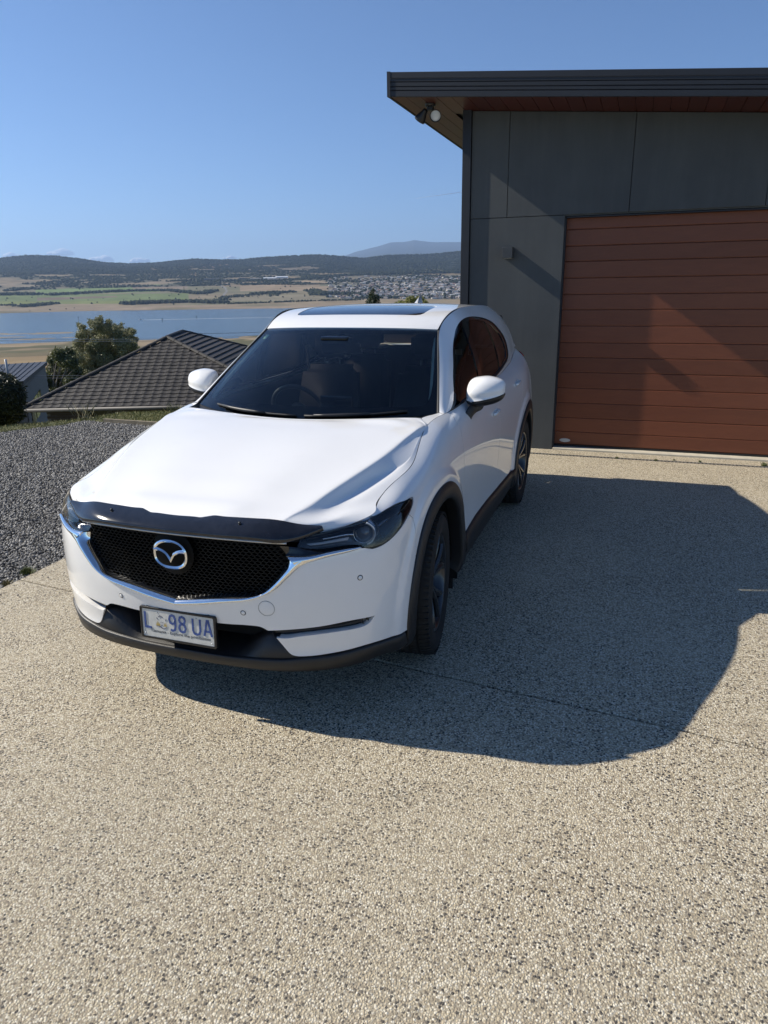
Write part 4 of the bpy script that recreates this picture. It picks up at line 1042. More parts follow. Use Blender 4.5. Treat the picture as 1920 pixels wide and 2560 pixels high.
# ---- number plate
def plate():
    root=empty('number_plate',(-.004,.018,.431));root.parent=car;root.rotation_euler=(R_(-3.5),0,0)
    W2,H2=.190,.074
    # frame: rounded ring
    def rr(w,h,r,n=5):
        out=[]
        for cx,cz,a0 in ((w-r,h-r,0),(-w+r,h-r,90),(-w+r,-h+r,180),(w-r,-h+r,270)):
            for k in range(n+1):
                a=R_(a0+90*k/n);out.append((cx+r*math.cos(a),cz+r*math.sin(a)))
        return out
    o_=rr(W2,H2,.010);i_=rr(W2-.011,H2-.010,.006);n=len(o_)
    V=[(x,.012,z) for x,z in o_]+[(x,-.001,z) for x,z in o_]+[(x*.985,-.003,z*.97) for x,z in o_]+[(x,-.0025,z) for x,z in i_]+[(x,.002,z) for x,z in i_]
    F=[]
    for L in range(4):
        for k in range(n): F.append((L*n+k,L*n+(k+1)%n,(L+1)*n+(k+1)%n,(L+1)*n+k))
    f=mesh_obj('plate_frame',V,F,simple('plate_frame_black',(.012,.012,.013),.3),root)
    bm=bmesh.new();bm.from_mesh(f.data);bmesh.ops.recalc_face_normals(bm,faces=bm.faces);bm.to_mesh(f.data);bm.free()
    m=MB();m.box((-W2+.006,.0,-H2+.006),(W2-.006,.004,H2-.006));pl=m.build('plate_sheet',PLATEW,root)
    m=MB();m.box((-.16,.004,-.05),(.16,.055,.078),.004);m.build('plate_bracket',GLOSSB,root)
    yf=-.0012
    # seven-bar style strokes: (polyline points in a 1x1 cell)
    G_={'L':[[(0,1),(0,0),(.85,0)]],
        '9':[[(.95,.72),(.95,.28),(.82,.06),(.5,0),(.18,.04)],[(.95,.72),(.80,.95),(.5,1),(.18,.93),(.05,.72),(.18,.50),(.5,.44),(.80,.50),(.95,.68)]],
        '8':[[(.5,.53),(.80,.60),(.92,.77),(.80,.94),(.5,1),(.20,.94),(.08,.77),(.20,.60),(.5,.53)],[(.5,.53),(.84,.45),(.97,.25),(.82,.05),(.5,0),(.18,.05),(.03,.25),(.16,.45),(.5,.53)]],
        'U':[[(.03,1),(.03,.25),(.18,.05),(.5,0),(.82,.05),(.97,.25),(.97,1)]],
        'A':[[(0,0),(.42,1),(.58,1),(1,0)],[(.17,.30),(.83,.30)]]}
    def stroke(m,pts,w,y,th=.0008):
        P=[Vector((p[0],0,p[1])) for p in pts];n=len(P);L=[];Rr=[]
        for i in range(n):
            a=P[max(i-1,0)];b=P[min(i+1,n-1)]
            if i in(0,n-1): t=(b-a).normalized();k=1
            else:
                t1=(P[i]-P[i-1]).normalized();t2=(P[i+1]-P[i]).normalized();t=(t1+t2).normalized();k=1/max(.5,t.dot(t2))
            nn=Vector((-t.z,0,t.x))*w/2*k
            L.append(P[i]+nn);Rr.append(P[i]-nn)
        V=[(q.x,y-th,q.z) for q in L]+[(q.x,y-th,q.z) for q in Rr]+[(q.x,y+.001,q.z) for q in L]+[(q.x,y+.001,q.z) for q in Rr]
        F=[]
        for i in range(n-1): F+=[(i,n+i,n+i+1,i+1),(i,i+1,2*n+i+1,2*n+i),(n+i+1,n+i,3*n+i,3*n+i+1)]
        F+=[(0,2*n,3*n,n),(n-1,2*n-1,4*n-1,3*n-1)]
        m.add(V,F)
    x0s={'L':-.172,'9':-.050,'8':-.001,'U':.068,'A':.122};wd={'L':.036,'9':.033,'8':.034,'U':.038,'A':.036}
    for ch in 'L98UA':
        m=MB();x0=x0s[ch]+.008;h0=-.021;hh=.070
        if ch=='A': x0+=.002
        for st_ in G_[ch]: stroke(m,[(x0+p[0]*wd[ch],h0+p[1]*hh) for p in st_],.0092 if ch!='A' else .0088,yf)
        m.build('plate_character',PLATEB,pl)
    # emblem between the letter and the numbers: a striped animal face among grass, drawn as a simple badge
    m=MB()
    for k,(x,h) in enumerate([(-.122,.018),(-.117,.025),(-.112,.021),(-.108,.014)]): m.add([(x-.003,yf-.0004,-.008),(x+.003,yf-.0004,-.008),(x+.0005,yf-.0004,-.008+h)],[(0,1,2)])
    for k,(x,h) in enumerate([(-.085,.014),(-.080,.022),(-.075,.017)]): m.add([(x-.003,yf-.0004,-.008),(x+.003,yf-.0004,-.008),(x+.0005,yf-.0004,-.008+h)],[(0,1,2)])
    m.build('plate_grass_badge',PLATEG,pl)
    m=MB();
    stroke(m,[(-.124,-.011),(-.114,-.009),(-.104,-.013),(-.094,-.019),(-.084,-.018),(-.075,-.012)],.0028,yf,.0004)
    stroke(m,[(-.112,.032),(-.106,.039),(-.098,.036),(-.090,.030)],.0026,yf,.0004);stroke(m,[(-.122,.028),(-.117,.020)],.0016,yf,.0004);stroke(m,[(-.074,.028),(-.079,.018)],.0016,yf,.0004)
    for x in (-.102,-.093): stroke(m,[(x,.010),(x+.0022,.008)],.0024,yf,.0004)
    stroke(m,[(-.099,-.004),(-.095,-.004)],.003,yf,.0004)
    m.build('plate_animal_badge',simple('plate_badge_ink',(.12,.12,.17),.5),pl)
    cu=bpy.data.curves.new('slogan','FONT');cu.body='Tasmania - Explore the possibilities';cu.size=.0172;cu.align_x='LEFT';cu.extrude=.0002;cu.space_character=1.02
    ob=bpy.data.objects.new('slogan_tmp',cu);COL.objects.link(ob)
    dg=bpy.context.evaluated_depsgraph_get();me=bpy.data.meshes.new_from_object(ob.evaluated_get(dg))
    bpy.data.objects.remove(ob);xs=[v.co.x for v in me.vertices];w=max(xs)-min(xs);k=.300/w
    rng=random.Random(4)
    for v in me.vertices:
        x,y=v.co.x*k,v.co.y*1.05;y+=.0006*math.sin(x*90)+.0004*math.sin(x*260);v.co=Vector((x-.140,-v.co.z+yf+.0006,y-.0405))
    me.materials.clear();me.materials.append(PLATEK)
    so=bpy.data.objects.new('plate_slogan',me);COL.objects.link(so);so.parent=pl
    for o_b in pl.children:
        if 'badge' in o_b.name: o_b.location=(.019,0,0);o_b.scale=(1.02,1,1)
    for x,z in ((-.10,.052),(.095,.052),(-.168,-.052),(.168,-.052)):
        m=MB();m.lathe([(0,.0035),(-.002,.003),(-.0025,.0003)],10,'y',(x,yf+.002,z));m.build('plate_screw',SILVER,pl)
plate()
# ================================================================== THE PLACE
rs=np.random.RandomState(7)
# ---- driveway of exposed-aggregate concrete
def aggregate():
    n=NT('exposed_aggregate');c=n.coord()
    # stones: jittered cells at two sizes, irregular outlines
    c0=c;nz=n.n('ShaderNodeTexNoise');nz.inputs['Scale'].default_value=260;nz.inputs['Detail'].default_value=2;n.l(c,nz.inputs[0])
    vs=n.n('ShaderNodeVectorMath',operation='MULTIPLY_ADD');n.l(nz.outputs['Color'],vs.inputs[0]);vs.inputs[1].default_value=(.0045,.0045,.0045);n.l(c,vs.inputs[2]);cd=vs.outputs[0]
    cell=n.vor(cd,150,out='Color');d=n.vor(cd,150,out='Distance')
    sp=n.t.nodes.new('ShaderNodeSeparateColor');n.l(cell,sp.inputs[0])
    big=n.noise(c,1.1,4,.6);big2=n.noise(c,.35,3,.5)
    stone=n.ramp(sp.outputs[0],[(0,(.48,.405,.275)),(.22,(.64,.57,.42)),(.42,(.35,.29,.205)),(.58,(.72,.66,.525)),(.74,(.17,.14,.10)),(.82,(.56,.475,.33)),(.93,(.80,.75,.62))],'CONSTANT')
    cell2=n.vor(cd,84,out='Color');d2=n.vor(cd,84,out='Distance');sp2=n.t.nodes.new('ShaderNodeSeparateColor');n.l(cell2,sp2.inputs[0])
    drift=n.ramp(n.noise(c,2.6,4,.65),[(.36,(.09,)*3),(.66,(.50,)*3)])
    isd=n.math('LESS_THAN',sp2.outputs[1],drift);near=n.math('LESS_THAN',d2,.42)
    mask=n.math('MULTIPLY',isd,near)
    dark=n.ramp(sp2.outputs[2],[(0,(.035,.033,.034)),(.5,(.075,.066,.058)),(1,(.15,.12,.09))])
    col=n.mix(mask,stone,dark)
    gap=n.ramp(d,[(.40,(0,0,0)),(.75,(.8,.8,.8))]);col=n.mix(n.math('MULTIPLY',gap,n.math('SUBTRACT',1.0,mask)),col,(.24,.205,.15))
    # wear: dusty and dirty drifts
    col=n.mix(n.ramp(big,[(.42,(0,0,0)),(.72,(.26,.26,.26))]),col,(.52,.455,.335))
    col=n.mix(n.ramp(big2,[(.45,(0,0,0)),(.75,(.22,.22,.22))]),col,(.27,.25,.21))
    stain=n.vor(n.coord(scale=(1,.8,1)),.9,'SMOOTH_F1');col=n.mix(n.ramp(n.noise(c,2.3,6,.7,1.0),[(.60,(0,0,0)),(.74,(.28,.28,.28))]),col,(.20,.185,.15))
    h1=n.ramp(d,[(.0,(1,1,1)),(.35,(.75,.75,.75)),(.6,(.1,.1,.1)),(.8,(0,0,0))]);h2=n.ramp(d2,[(0,(1,1,1)),(.45,(0,0,0))])
    hh=n.math('ADD',n.math('MULTIPLY',h1,.7),n.math('MULTIPLY',n.math('MULTIPLY',h2,isd),.5))
    hh=n.math('ADD',hh,n.math('MULTIPLY',n.noise(c,420,2),.25))
    b=n.bump(hh,1.0,.0034)
    return n.pbr(col,.82,0,b,Specular_IOR_Level=.35)
AGG=aggregate()
drive=empty('driveway',(0,0,0),kind='structure')
def slab(poly,z=0.0,depth=.12,name='concrete_slab',mat=None,bev=.006,parent=None):
    n=len(poly);P=np.array(poly,float);c=P.mean(0)
    inn=inset(P,bev)
    V=[(x,y,z) for x,y in inn]+[(x,y,z-bev) for x,y in P]+[(x,y,z-depth) for x,y in P]
    F=[tuple(range(n))]+[(k,(k+1)%n,n+(k+1)%n,n+k) for k in range(n)]+[(n+k,n+(k+1)%n,2*n+(k+1)%n,2*n+k) for k in range(n)]
    o=mesh_obj(name,V,F,mat or AGG,parent if parent is not None else drive)
    bm=bmesh.new();bm.from_mesh(o.data);bmesh.ops.recalc_face_normals(bm,faces=bm.faces);bm.to_mesh(o.data);bm.free()
    return o
jy=lambda x:.79-.108*x
XL=-1.965
slab([(XL,-9.0),(11,-9.0),(11,jy(11)-.006),(XL,jy(XL)-.006)])
slab([(XL,jy(XL)+.006),(11,jy(11)+.006),(11,5.515),(.2,5.515),(XL,5.515)])
m=MB();V=[(XL,jy(XL)-.012,-.014),(11,jy(11)-.012,-.014),(11,jy(11)+.012,-.014),(XL,jy(XL)+.012,-.014)];m.add(V,[(0,1,2,3)]);m.build('joint_filler',DARKIN,drive)
# strip between the drain and the garage; smooth threshold
slab([(-.30,5.585),(11,5.585),(11,5.80),(-.30,5.80)])
THR=simple('cement_threshold',(.50,.46,.37),.8,0,.12,14,.25,120)
slab([(.92,5.790),(11,5.790),(11,5.905),(.92,5.905)],z=.022,name='door_threshold',mat=THR)
slab([(XL,5.522),(-.31,5.522),(-.31,9),(XL,9)])
# strip drain: a steel channel with a perforated grate
dr=empty('strip_drain',(0,5.55,0),'narrow perforated metal strip drain running across the driveway before the garage','drain')
STEEL=simple('dull_galvanised',(.34,.33,.30),.45,.7,.2,40)
m=MB();m.box((-.30,-.034,-.10),(11,.034,-.062));m.build('drain_channel',DARKIN,dr)
m=MB();m.box((-.30,-.034,-.06),(11,-.024,-.002));m.box((-.30,.024,-.06),(11,.034,-.002));m.build('drain_edge',STEEL,dr)
gp=None
for i in range(120):
    x=-.28+i*.036
    if gp is None:
        m=MB();m.box((-.0085,-.026,-.012),(.0085,.026,-.003));gp=m.build('grate_bar',STEEL,dr,loc=(x,0,0))
    else:
        c=gp.copy();COL.objects.link(c);c.parent=dr;c.location=(x,0,0)
m=MB();
for i in range(120,300): x=-.28+i*.036;m.box((x-.0085,-.026,-.012),(x+.0085,.026,-.003))
o=m.build('grate_bar_run',STEEL,dr);o['kind']='stuff'
# ---- gravel bed of dark crushed stone
GR_POLY=[(XL-.004,-9),(XL-.004,7.6),(-4.57,5.93),(-5.36,5.96),(-5.80,6.00),(-5.86,5.60),(-6.10,5.28),(-6.32,4.95),(-7.5,3.6),(-12,-1),(-12,-9)]
def gravel_mat(nm,lo,hi,sc,):
    n=NT(nm);c=n.coord();cc=n.vor(c,sc,out='Color');sp=n.t.nodes.new('ShaderNodeSeparateColor');n.l(cc,sp.inputs[0])
    col=n.ramp(sp.outputs[0],[(0,lo),(1,hi)]);return n.pbr(col,.8,0,n.bump(n.vor(c,sc),.8,.01))
GBASE=gravel_mat('gravel_bed',(.025,.026,.028),(.11,.11,.115),48)
mesh_obj('gravel_bed',[(x,y,-.030) for x,y in GR_POLY],[tuple(range(len(GR_POLY)))[::-1]],GBASE)['kind']='structure'
def stone_mat():
    n=NT('bluestone_chip');a=n.n('ShaderNodeAttribute',attribute_name='tint')
    c=n.coord();col=n.mix(n.ramp(n.noise(c,140,3),[(.3,(0,0,0)),(.7,(.5,.5,.5))]),a.outputs['Color'],(.16,.155,.15))
    return n.pbr(col,.72,0,None,Specular_IOR_Level=.5)
STONE=stone_mat()
def scatter_stones(name,N,pts,size,z0,mat,seed,tones,flat=.7):
    r=np.random.RandomState(seed);N=len(pts)
    base=np.array([(-1,-.3,-.2),(1,.2,-.3),(-.2,-1,.1),(.3,1,0),(0,.1,-1),(.1,0,1)],float)*.62
    F0=np.array([(0,2,5),(2,1,5),(1,3,5),(3,0,5),(2,0,4),(1,2,4),(3,1,4),(0,3,4)])
    s=size[0]+(size[1]-size[0])*r.rand(N)**1.6
    V=base[None]*(1+.5*(r.rand(N,6,3)-.5))+.16*(r.rand(N,6,3)-.5);V=V*np.array([1,.75,flat])*s[:,None,None]
    a=r.rand(N)*6.283;tl=(r.rand(N)-.5)*1.4;t2=(r.rand(N)-.5)*1.4
    def rot(V,ax,an):
        c,s_=np.cos(an)[:,None],np.sin(an)[:,None];i,j=[(1,2),(0,2),(0,1)][ax];W_=V.copy();W_[...,i]=c*V[...,i]-s_*V[...,j];W_[...,j]=s_*V[...,i]+c*V[...,j];return W_
    V=rot(rot(rot(V,0,tl),1,t2),2,a)
    V[...,0]+=pts[:,0,None];V[...,1]+=pts[:,1,None];V[...,2]+=(z0+r.rand(N)*.012)[:,None] if np.ndim(pts)==2 and pts.shape[1]==2 else pts[:,2,None]
    F=(F0[None]+6*np.arange(N)[:,None,None]).reshape(-1,3)
    t=r.rand(N);col=np.array(tones[0])[None]*(1-t[:,None]**1.5)+np.array(tones[1])[None]*t[:,None]**1.5
    col=np.repeat(col,6,0)
    o=fast_mesh(name,V.reshape(-1,3),F,mat,col=col);o['kind']='stuff';return o
def pts_in(poly,N,seed,dens=None):
    r=np.random.RandomState(seed);P=np.array(poly);lo,hi=P.min(0),P.max(0)
    Q=lo+r.rand(N,2)*(hi-lo);Q=Q[in_poly(Q,P)]
    return Q
VIS=[(XL-.006,.2),(XL-.006,7.4),(-4.57,5.92),(-5.36,5.95),(-5.80,5.99),(-5.86,5.60),(-6.10,5.28),(-6.32,4.95),(-6.9,4.2),(-4.6,2.2),(-2.8,.2)]
scatter_stones('gravel_stones',0,pts_in(VIS,175000,3),(.012,.033),-.026,STONE,5,((.030,.030,.031),(.38,.375,.36)))
far_g=pts_in(GR_POLY,30000,9);far_g=far_g[~in_poly(far_g,np.array(VIS))]
scatter_stones('gravel_stones',0,far_g,(.018,.040),-.026,STONE,6,((.034,.034,.035),(.30,.295,.28)))
# stray stones and grit kicked on to the slab edge
r_=np.random.RandomState(11);e_=np.stack([XL+abs(r_.randn(260))*.16,-1+r_.rand(260)*6],1);e_=e_[(e_[:,0]<-1.1)]
o=scatter_stones('stray_gravel',0,e_,(.006,.016),.004,STONE,12,((.05,.05,.05),(.16,.16,.16)))
# ---- timber edging
TIM=simple('weathered_timber',(.22,.18,.12),.8,0,.25,8,.5,90)
m=MB();a=Vector((-5.42,5.955,0));b=Vector((-2.3,5.86,0));d=(b-a).normalized();nn=Vector((-d.y,d.x,0))*.022
V=[];
for z in (-.10,.035):
    for q in (a-nn,b-nn,b+nn,a+nn): V.append((q.x,q.y,z))
m.add(V,[(0,3,2,1),(4,5,6,7),(0,1,5,4),(1,2,6,5),(2,3,7,6),(3,0,4,7)]);o=m.build('timber_edging',TIM);tag(o,'thin weathered timber edging board between dark gravel and lawn','edging')
# ---- terrain
def grass_ground():
    n=NT('short_grass_soil');c=n.coord();f=n.noise(c,2.2,5,.65);f2=n.noise(c,40,4,.7)
    col=n.mix(n.ramp(f2,[(.35,(0,0,0)),(.65,(1,1,1))]),n.ramp(f,[(.35,(.075,.085,.025)),(.65,(.14,.125,.045))]),(.055,.065,.02))
    return n.pbr(col,.9,0,n.bump(f2,.6,.02))
GRS=grass_ground()
# lawn pad and the fall of the bank behind it
def bank_z(x,y):
    # lawn level to the lip, then down toward the neighbours
    # lip line through (-6.63,5.26),(-5.9,6.13),(-5.76,6.79),(-4.96,7.07),(-1.9,8.4),(8,10)
    lip=np.array([(-14,-2.0),(-6.75,5.20),(-6.2,5.80),(-5.85,6.25),(-5.74,6.80),(-4.96,7.12),(-1.9,8.4),(12,14)])
    best=np.full(np.shape(x),1e9);sg=np.ones(np.shape(x))
    for a,b in zip(lip[:-1],lip[1:]):
        e=b-a;L=e@e;t=np.clip(((x-a[0])*e[0]+(y-a[1])*e[1])/L,0,1);dx=x-(a[0]+t*e[0]);dy=y-(a[1]+t*e[1]);dd=np.hypot(dx,dy)
        s_=np.sign(e[0]*dy-e[1]*dx);m_=dd<best;best=np.where(m_,dd,best);sg=np.where(m_,s_,sg)
    out=np.where(sg>0,best,0)      # distance beyond the lip
    return -.035-np.interp(out,[0,.5,2,8,14,26,60],[0,.10,.9,4.3,5.6,6.6,12.])
xs=np.concatenate([np.arange(-80,-12,1.5),np.arange(-12,0,.16),np.arange(0,40,1.5)]);ys=np.concatenate([np.arange(-30,3,1.5),np.arange(3,9,.12),np.arange(9,60,1.2)])
X,Y=np.meshgrid(xs,ys,indexing='ij');Z=bank_z(X,Y)+.02*fbm(X*1.3,Y*1.3,3)*(np.hypot(X,Y)<200)
ins=in_poly(np.stack([X.ravel(),Y.ravel()],1),np.array(GR_POLY)).reshape(X.shape)|((X>XL-.1)&(Y<9.2))
Z=np.where(ins,-.25,Z)
nx,ny=X.shape;I=np.arange(nx*ny).reshape(nx,ny)
F=np.stack([I[:-1,:-1],I[1:,:-1],I[1:,1:],I[:-1,1:]],-1).reshape(-1,4)
o=fast_mesh('grass_bank',np.stack([X,Y,Z],-1).reshape(-1,3),F,GRS,smooth=True);o['kind']='structure'
# grass blades
def blade_mat(nm,c0,c1):
    n=NT(nm);a=n.n('ShaderNodeAttribute',attribute_name='tint');p=n.pbr(a.outputs['Color'],.6,0,None)
    return n.m
BLADE=blade_mat('grass_blade',None,None)
def blades(name,Q,zf,h,w,c0,c1,seed):
    r=np.random.RandomState(seed);N=len(Q);z=zf(Q[:,0],Q[:,1])
    a=r.rand(N)*6.283;hh=h*(.4+r.rand(N)*.9);ln=(r.rand(N,2)-.5)*hh[:,None]*1.3
    dx=np.cos(a)*w;dy=np.sin(a)*w
    V=np.zeros((N,4,3));V[:,0]=np.stack([Q[:,0]-dx,Q[:,1]-dy,z],1);V[:,1]=np.stack([Q[:,0]+dx,Q[:,1]+dy,z],1)
    V[:,2]=np.stack([Q[:,0]+ln[:,0]*.5+dx*.6,Q[:,1]+ln[:,1]*.5+dy*.6,z+hh*.6],1);V[:,3]=np.stack([Q[:,0]+ln[:,0],Q[:,1]+ln[:,1],z+hh],1)
    F=np.array([(0,1,2),(0,2,3)])[None]+4*np.arange(N)[:,None,None]
    t=r.rand(N)[:,None];col=np.repeat(np.array(c0)*(1-t)+np.array(c1)*t,4,0)
    o=fast_mesh(name,V.reshape(-1,3),F.reshape(-1,3),BLADE,col=col);o['kind']='stuff';return o
LAWN=[(-7.6,4.2),(-6.34,5.0),(-6.12,5.32),(-5.88,5.64),(-5.82,6.03),(-5.4,6.0),(-4.57,5.96),(-2.0,5.9),(-2.0,8.4),(-4.9,7.3),(-5.7,7.0),(-5.9,6.4),(-6.4,5.9),(-8.6,3.7)]
blades('lawn_grass',pts_in(LAWN,120000,21),bank_z,.026,.0035,(.11,.13,.035),(.30,.28,.095),22)
blades('rough_grass',pts_in([(-7.6,4.1),(-6.5,5.1),(-5.9,6.05),(-5.75,6.95),(-5.95,6.9),(-6.2,6.1),(-7.1,5.2),(-8.6,3.6)],16000,23),bank_z,.042,.004,(.09,.105,.03),(.30,.27,.11),24)
# weeds along slab edge, drain and timber
def weed(name,x,y,z,h,n,seed,label,cols=((.06,.09,.02),(.16,.17,.06))):
    r=np.random.RandomState(seed);Q=np.stack([x+r.randn(n)*h*.35,y+r.randn(n)*h*.3],1)
    o=blades(name,Q,lambda a,b:np.full(len(a),z),h,.003,cols[0],cols[1],seed)
    del o['kind'];tag(o,label,'weed',group='small weeds along the paving edges');return o
weed('weed_tuft',-2.02,1.12,-.02,.05,260,31,'small green weed tuft at the driveway slab corner beside the gravel')
weed('weed_tuft',-2.0,.93,-.02,.035,120,35,'dry little weed low on the slab edge nearest the viewer',((.12,.10,.04),(.2,.17,.08)))
for k,(x,y,h,lb) in enumerate([(1.63,5.535,.016,'green weed sprouting from the strip drain, left of the two weeds'),(2.02,5.54,.016,'green weed sprouting from the strip drain, right of the two weeds'),(3.05,5.60,.035,'taller weed at the right end of the strip drain by the garage door'),(2.45,5.60,.014,'flat weed behind the drain in front of the garage door'),(2.2,5.60,.012,'tiny weed behind the drain grate')]):
    weed('weed_tuft',x,y,0,h,120,40+k,lb)
weed('weed_tuft',-5.95,6.12,-.02,.22,34,52,'tall dry seeding weed standing at the gravel corner',((.18,.17,.08),(.34,.30,.18)))
weed('weed_tuft',-4.9,6.9,-.04,.16,60,53,'straggly weeds on the far lawn lip behind the bonnet',((.10,.11,.04),(.24,.22,.12)))
# ---- garage
garage=empty('garage',(0,5.8,0),'dark grey rendered garage with timber-look door and deep brown-lined eave','garage')
G0=Vector((0,5.8,0))
def render_mat():
    n=NT('grey_render');c=n.coord();f=n.noise(c,1.3,5,.6);f2=n.noise(c,55,5,.7)
    st=n.ramp(n.noise(n.coord(scale=(6,6,.7)),1.2,5,.65),[(.45,(0,0,0)),(.75,(.25,.25,.25))])
    col=n.mix(st,n.ramp(f,[(.3,(.055,.060,.063)),(.7,(.074,.080,.081))]),(.11,.115,.11))
    return n.pbr(col,.78,0,n.bump(f2,.35,.004))
REND=render_mat()
NAVY=simple('charcoal_steel_cladding',(.014,.017,.024),.58,0,.08,5)
def wood(nm,a,b,d,sc=(1,1,1)):
    n=NT(nm);c=n.coord(scale=sc);w=n.n('ShaderNodeTexNoise');w.inputs['Scale'].default_value=2.2;w.inputs['Detail'].default_value=6;w.inputs['Distortion'].default_value=1.6;n.l(c,w.inputs[0])
    g=n.noise(n.coord(scale=tuple(x*k for x,k in zip(sc,(1.2,14,14)))),9,6,.7)
    inf=n.n('ShaderNodeObjectInfo')
    col=n.mix(w.outputs['Fac'],a,b);col=n.mix(n.ramp(g,[(.42,(0,0,0)),(.64,(.45,.45,.45))]),col,d)
    hs=n.n('ShaderNodeHueSaturation');n.l(col,hs.inputs['Color']);n.l(n.math('ADD',n.math('MULTIPLY',inf.outputs['Random'],.22),.89),hs.inputs['Value'])
    return n.pbr(hs.outputs[0],.42,0,n.bump(g,.25,.002),Specular_IOR_Level=.4)
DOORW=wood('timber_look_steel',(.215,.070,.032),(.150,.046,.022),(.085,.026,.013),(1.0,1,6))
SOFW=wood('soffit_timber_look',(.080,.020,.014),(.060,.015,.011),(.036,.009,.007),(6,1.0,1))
top=lambda x:3.493-.087*x      # underside of the soffit
def wall_panel(x0,x1,z0,z1f,nm='wall_panel'):
    """render sheet with a 4 mm chamfered edge, z1f gives the top at x"""
    P=[(x0,z0),(x1,z0),(x1,z1f(x1)),(x0,z1f(x0))];g=.0045;n=4
    I_=inset(np.array(P),g)
    V=[(x,-.0,z) for x,z in I_]+[(x,.006,z) for x,z in inset(np.array(P),.0022)]+[(x,.02,z) for x,z in inset(np.array(P),.0022)]
    F=[(0,1,2,3)]+[(k,4+k,4+(k+1)%4,(k+1)%4) for k in range(4)]+[(4+k,8+k,8+(k+1)%4,4+(k+1)%4) for k in range(4)]
    o=mesh_obj(nm,V,F,REND,garage);bm=bmesh.new();bm.from_mesh(o.data);bmesh.ops.recalc_face_normals(bm,faces=bm.faces);bm.to_mesh(o.data);bm.free();return o
DX0,DX1,DZ=.915,5.95,2.447
zt=lambda x:top(x)-.002
wall_panel(-.08,.312,2.462,zt);wall_panel(.312,1.535,2.462,zt);wall_panel(1.535,2.76,2.462,zt);wall_panel(2.76,3.98,2.462,zt);wall_panel(3.98,5.2,2.462,zt);wall_panel(5.2,6.4,2.462,zt)
wall_panel(-.08,DX0,-.02,lambda x:2.462);wall_panel(DX1,6.4,-.02,lambda x:2.462)
m=MB();m.box((-.10,.021,-.1),(DX0,.20,3.55));m.box((DX0,.021,DZ+.005),(DX1,.20,3.4));m.box((DX1,.021,-.1),(6.42,.20,3.2));m.build('wall_core',REND,garage)
m=MB();m.box((-.174,-.024,-.02),(-.083,.16,3.506),.004);m.build('corner_post',NAVY,garage)
# side and back of the garage
m=MB();m.box((-.165,.165,-.1),(-.085,7.5,3.49));m.box((-.08,7.4,-.1),(6.4,7.5,2.9));m.box((6.42,.0,-.1),(6.5,7.5,2.9));m.build('side_wall',REND,garage)
# reveals
m=MB();m.box((DX0-.0,.019,0),(DX0+.012,.17,DZ));m.box((DX1-.012,.019,0),(DX1,.17,DZ));m.box((DX0,.019,DZ-.012),(DX1,.17,DZ-.001));m.build('door_reveal',NAVY,garage)
# sectional door
door=empty('garage_door',(DX0+.012,.105,.045));door.parent=garage
zs=[.0,.148,.307,.474,.638,.811,.971,1.130,1.306,1.474,1.631,1.798,1.965,2.118,2.281,2.395]
for a,b in zip(zs[:-1],zs[1:]):
    w=DX1-DX0-.024;m=MB()
    V=[];pr=[(.004,a+.001),(.002,a+.004),(.0,a+.008),(.0,b-.009),(.002,b-.004),(.006,b-.0015),(.03,b-.0015),(.03,a+.001)]
    for x in (0,w):
        V+=[(x,y,z) for y,z in pr]
    k=len(pr);F=[(i,(i+1)%k,k+(i+1)%k,k+i) for i in range(k)]+[tuple(range(k)),tuple(range(k,2*k))]
    m.add(V,F);m.build('door_board',DOORW,door,recalc=True)
m=MB();m.box((0,-.004,-.035),(DX1-DX0-.024,.03,-.002));m.build('bottom_seal',RUBBER,door)
# oval maker's badge at the lower left
m=MB();n=28;V=[(.060*math.cos(2*math.pi*k/n),0,.022*math.sin(2*math.pi*k/n)) for k in range(n)]+[(.054*math.cos(2*math.pi*k/n),-.003,.018*math.sin(2*math.pi*k/n)) for k in range(n)]
F=[(k,(k+1)%n,n+(k+1)%n,n+k) for k in range(n)]+[tuple(range(n,2*n))];m.add(V,F)
bd=m.build('door_badge',simple('badge_pale',(.55,.55,.52),.4),door);bd.location=(.115,-.001,.045)
# wall light: square box fitting
m=MB();m.box((-.054,-.115,-.054),(.054,0,.054),.003);o=m.build('wall_light',simple('light_box_grey',(.05,.053,.056),.5,.2),None);o.location=(.350,5.8,2.110)
tag(o,'small square grey box light on the wall left of the garage door','wall light')
m=MB();m.box((-.04,-.10,-.058),(.04,-.015,-.0545));m.build('light_diffuser',simple('frosted_glass',(.4,.4,.38),.3),o)
# roof: fascia, soffit boards
roof=empty('roof',(0,0,0));roof.parent=garage
FY=5.18-5.8;XE=-.785
def sl(x,dz): return top(x)+.072+dz-.0
# ribbed gutter/fascia along the front
prof=[(.0,-.005),(-.012,.0),(-.012,.045),(-.004,.050),(-.012,.056),(-.012,.078),(-.004,.083),(-.012,.089),(-.012,.118),(-.004,.123),(-.012,.129),(-.012,.150),(-.016,.158),(-.016,.205),(-.006,.210),(.012,.210),(.012,.0)]
def fascia(x0,x1,nm):
    V=[]
    for x in (x0,x1): V+=[(x,FY+a,top(x)+b) for a,b in prof]
    k=len(prof);m=MB();m.add(V,[(i,(i+1)%k,k+(i+1)%k,k+i) for i in range(k)]+[tuple(range(k)),tuple(range(k,2*k))]);return m.build(nm,NAVY,roof,recalc=True)
fascia(XE+.03,7.0,'front_fascia')
m=MB();x0,x1=XE-.004,XE+.030
V=[(x0,FY-.018,top(x0)-.006),(x1,FY-.018,top(x1)-.006),(x1,FY-.018,top(x1)+.212),(x0,FY-.018,top(x0)+.212)]
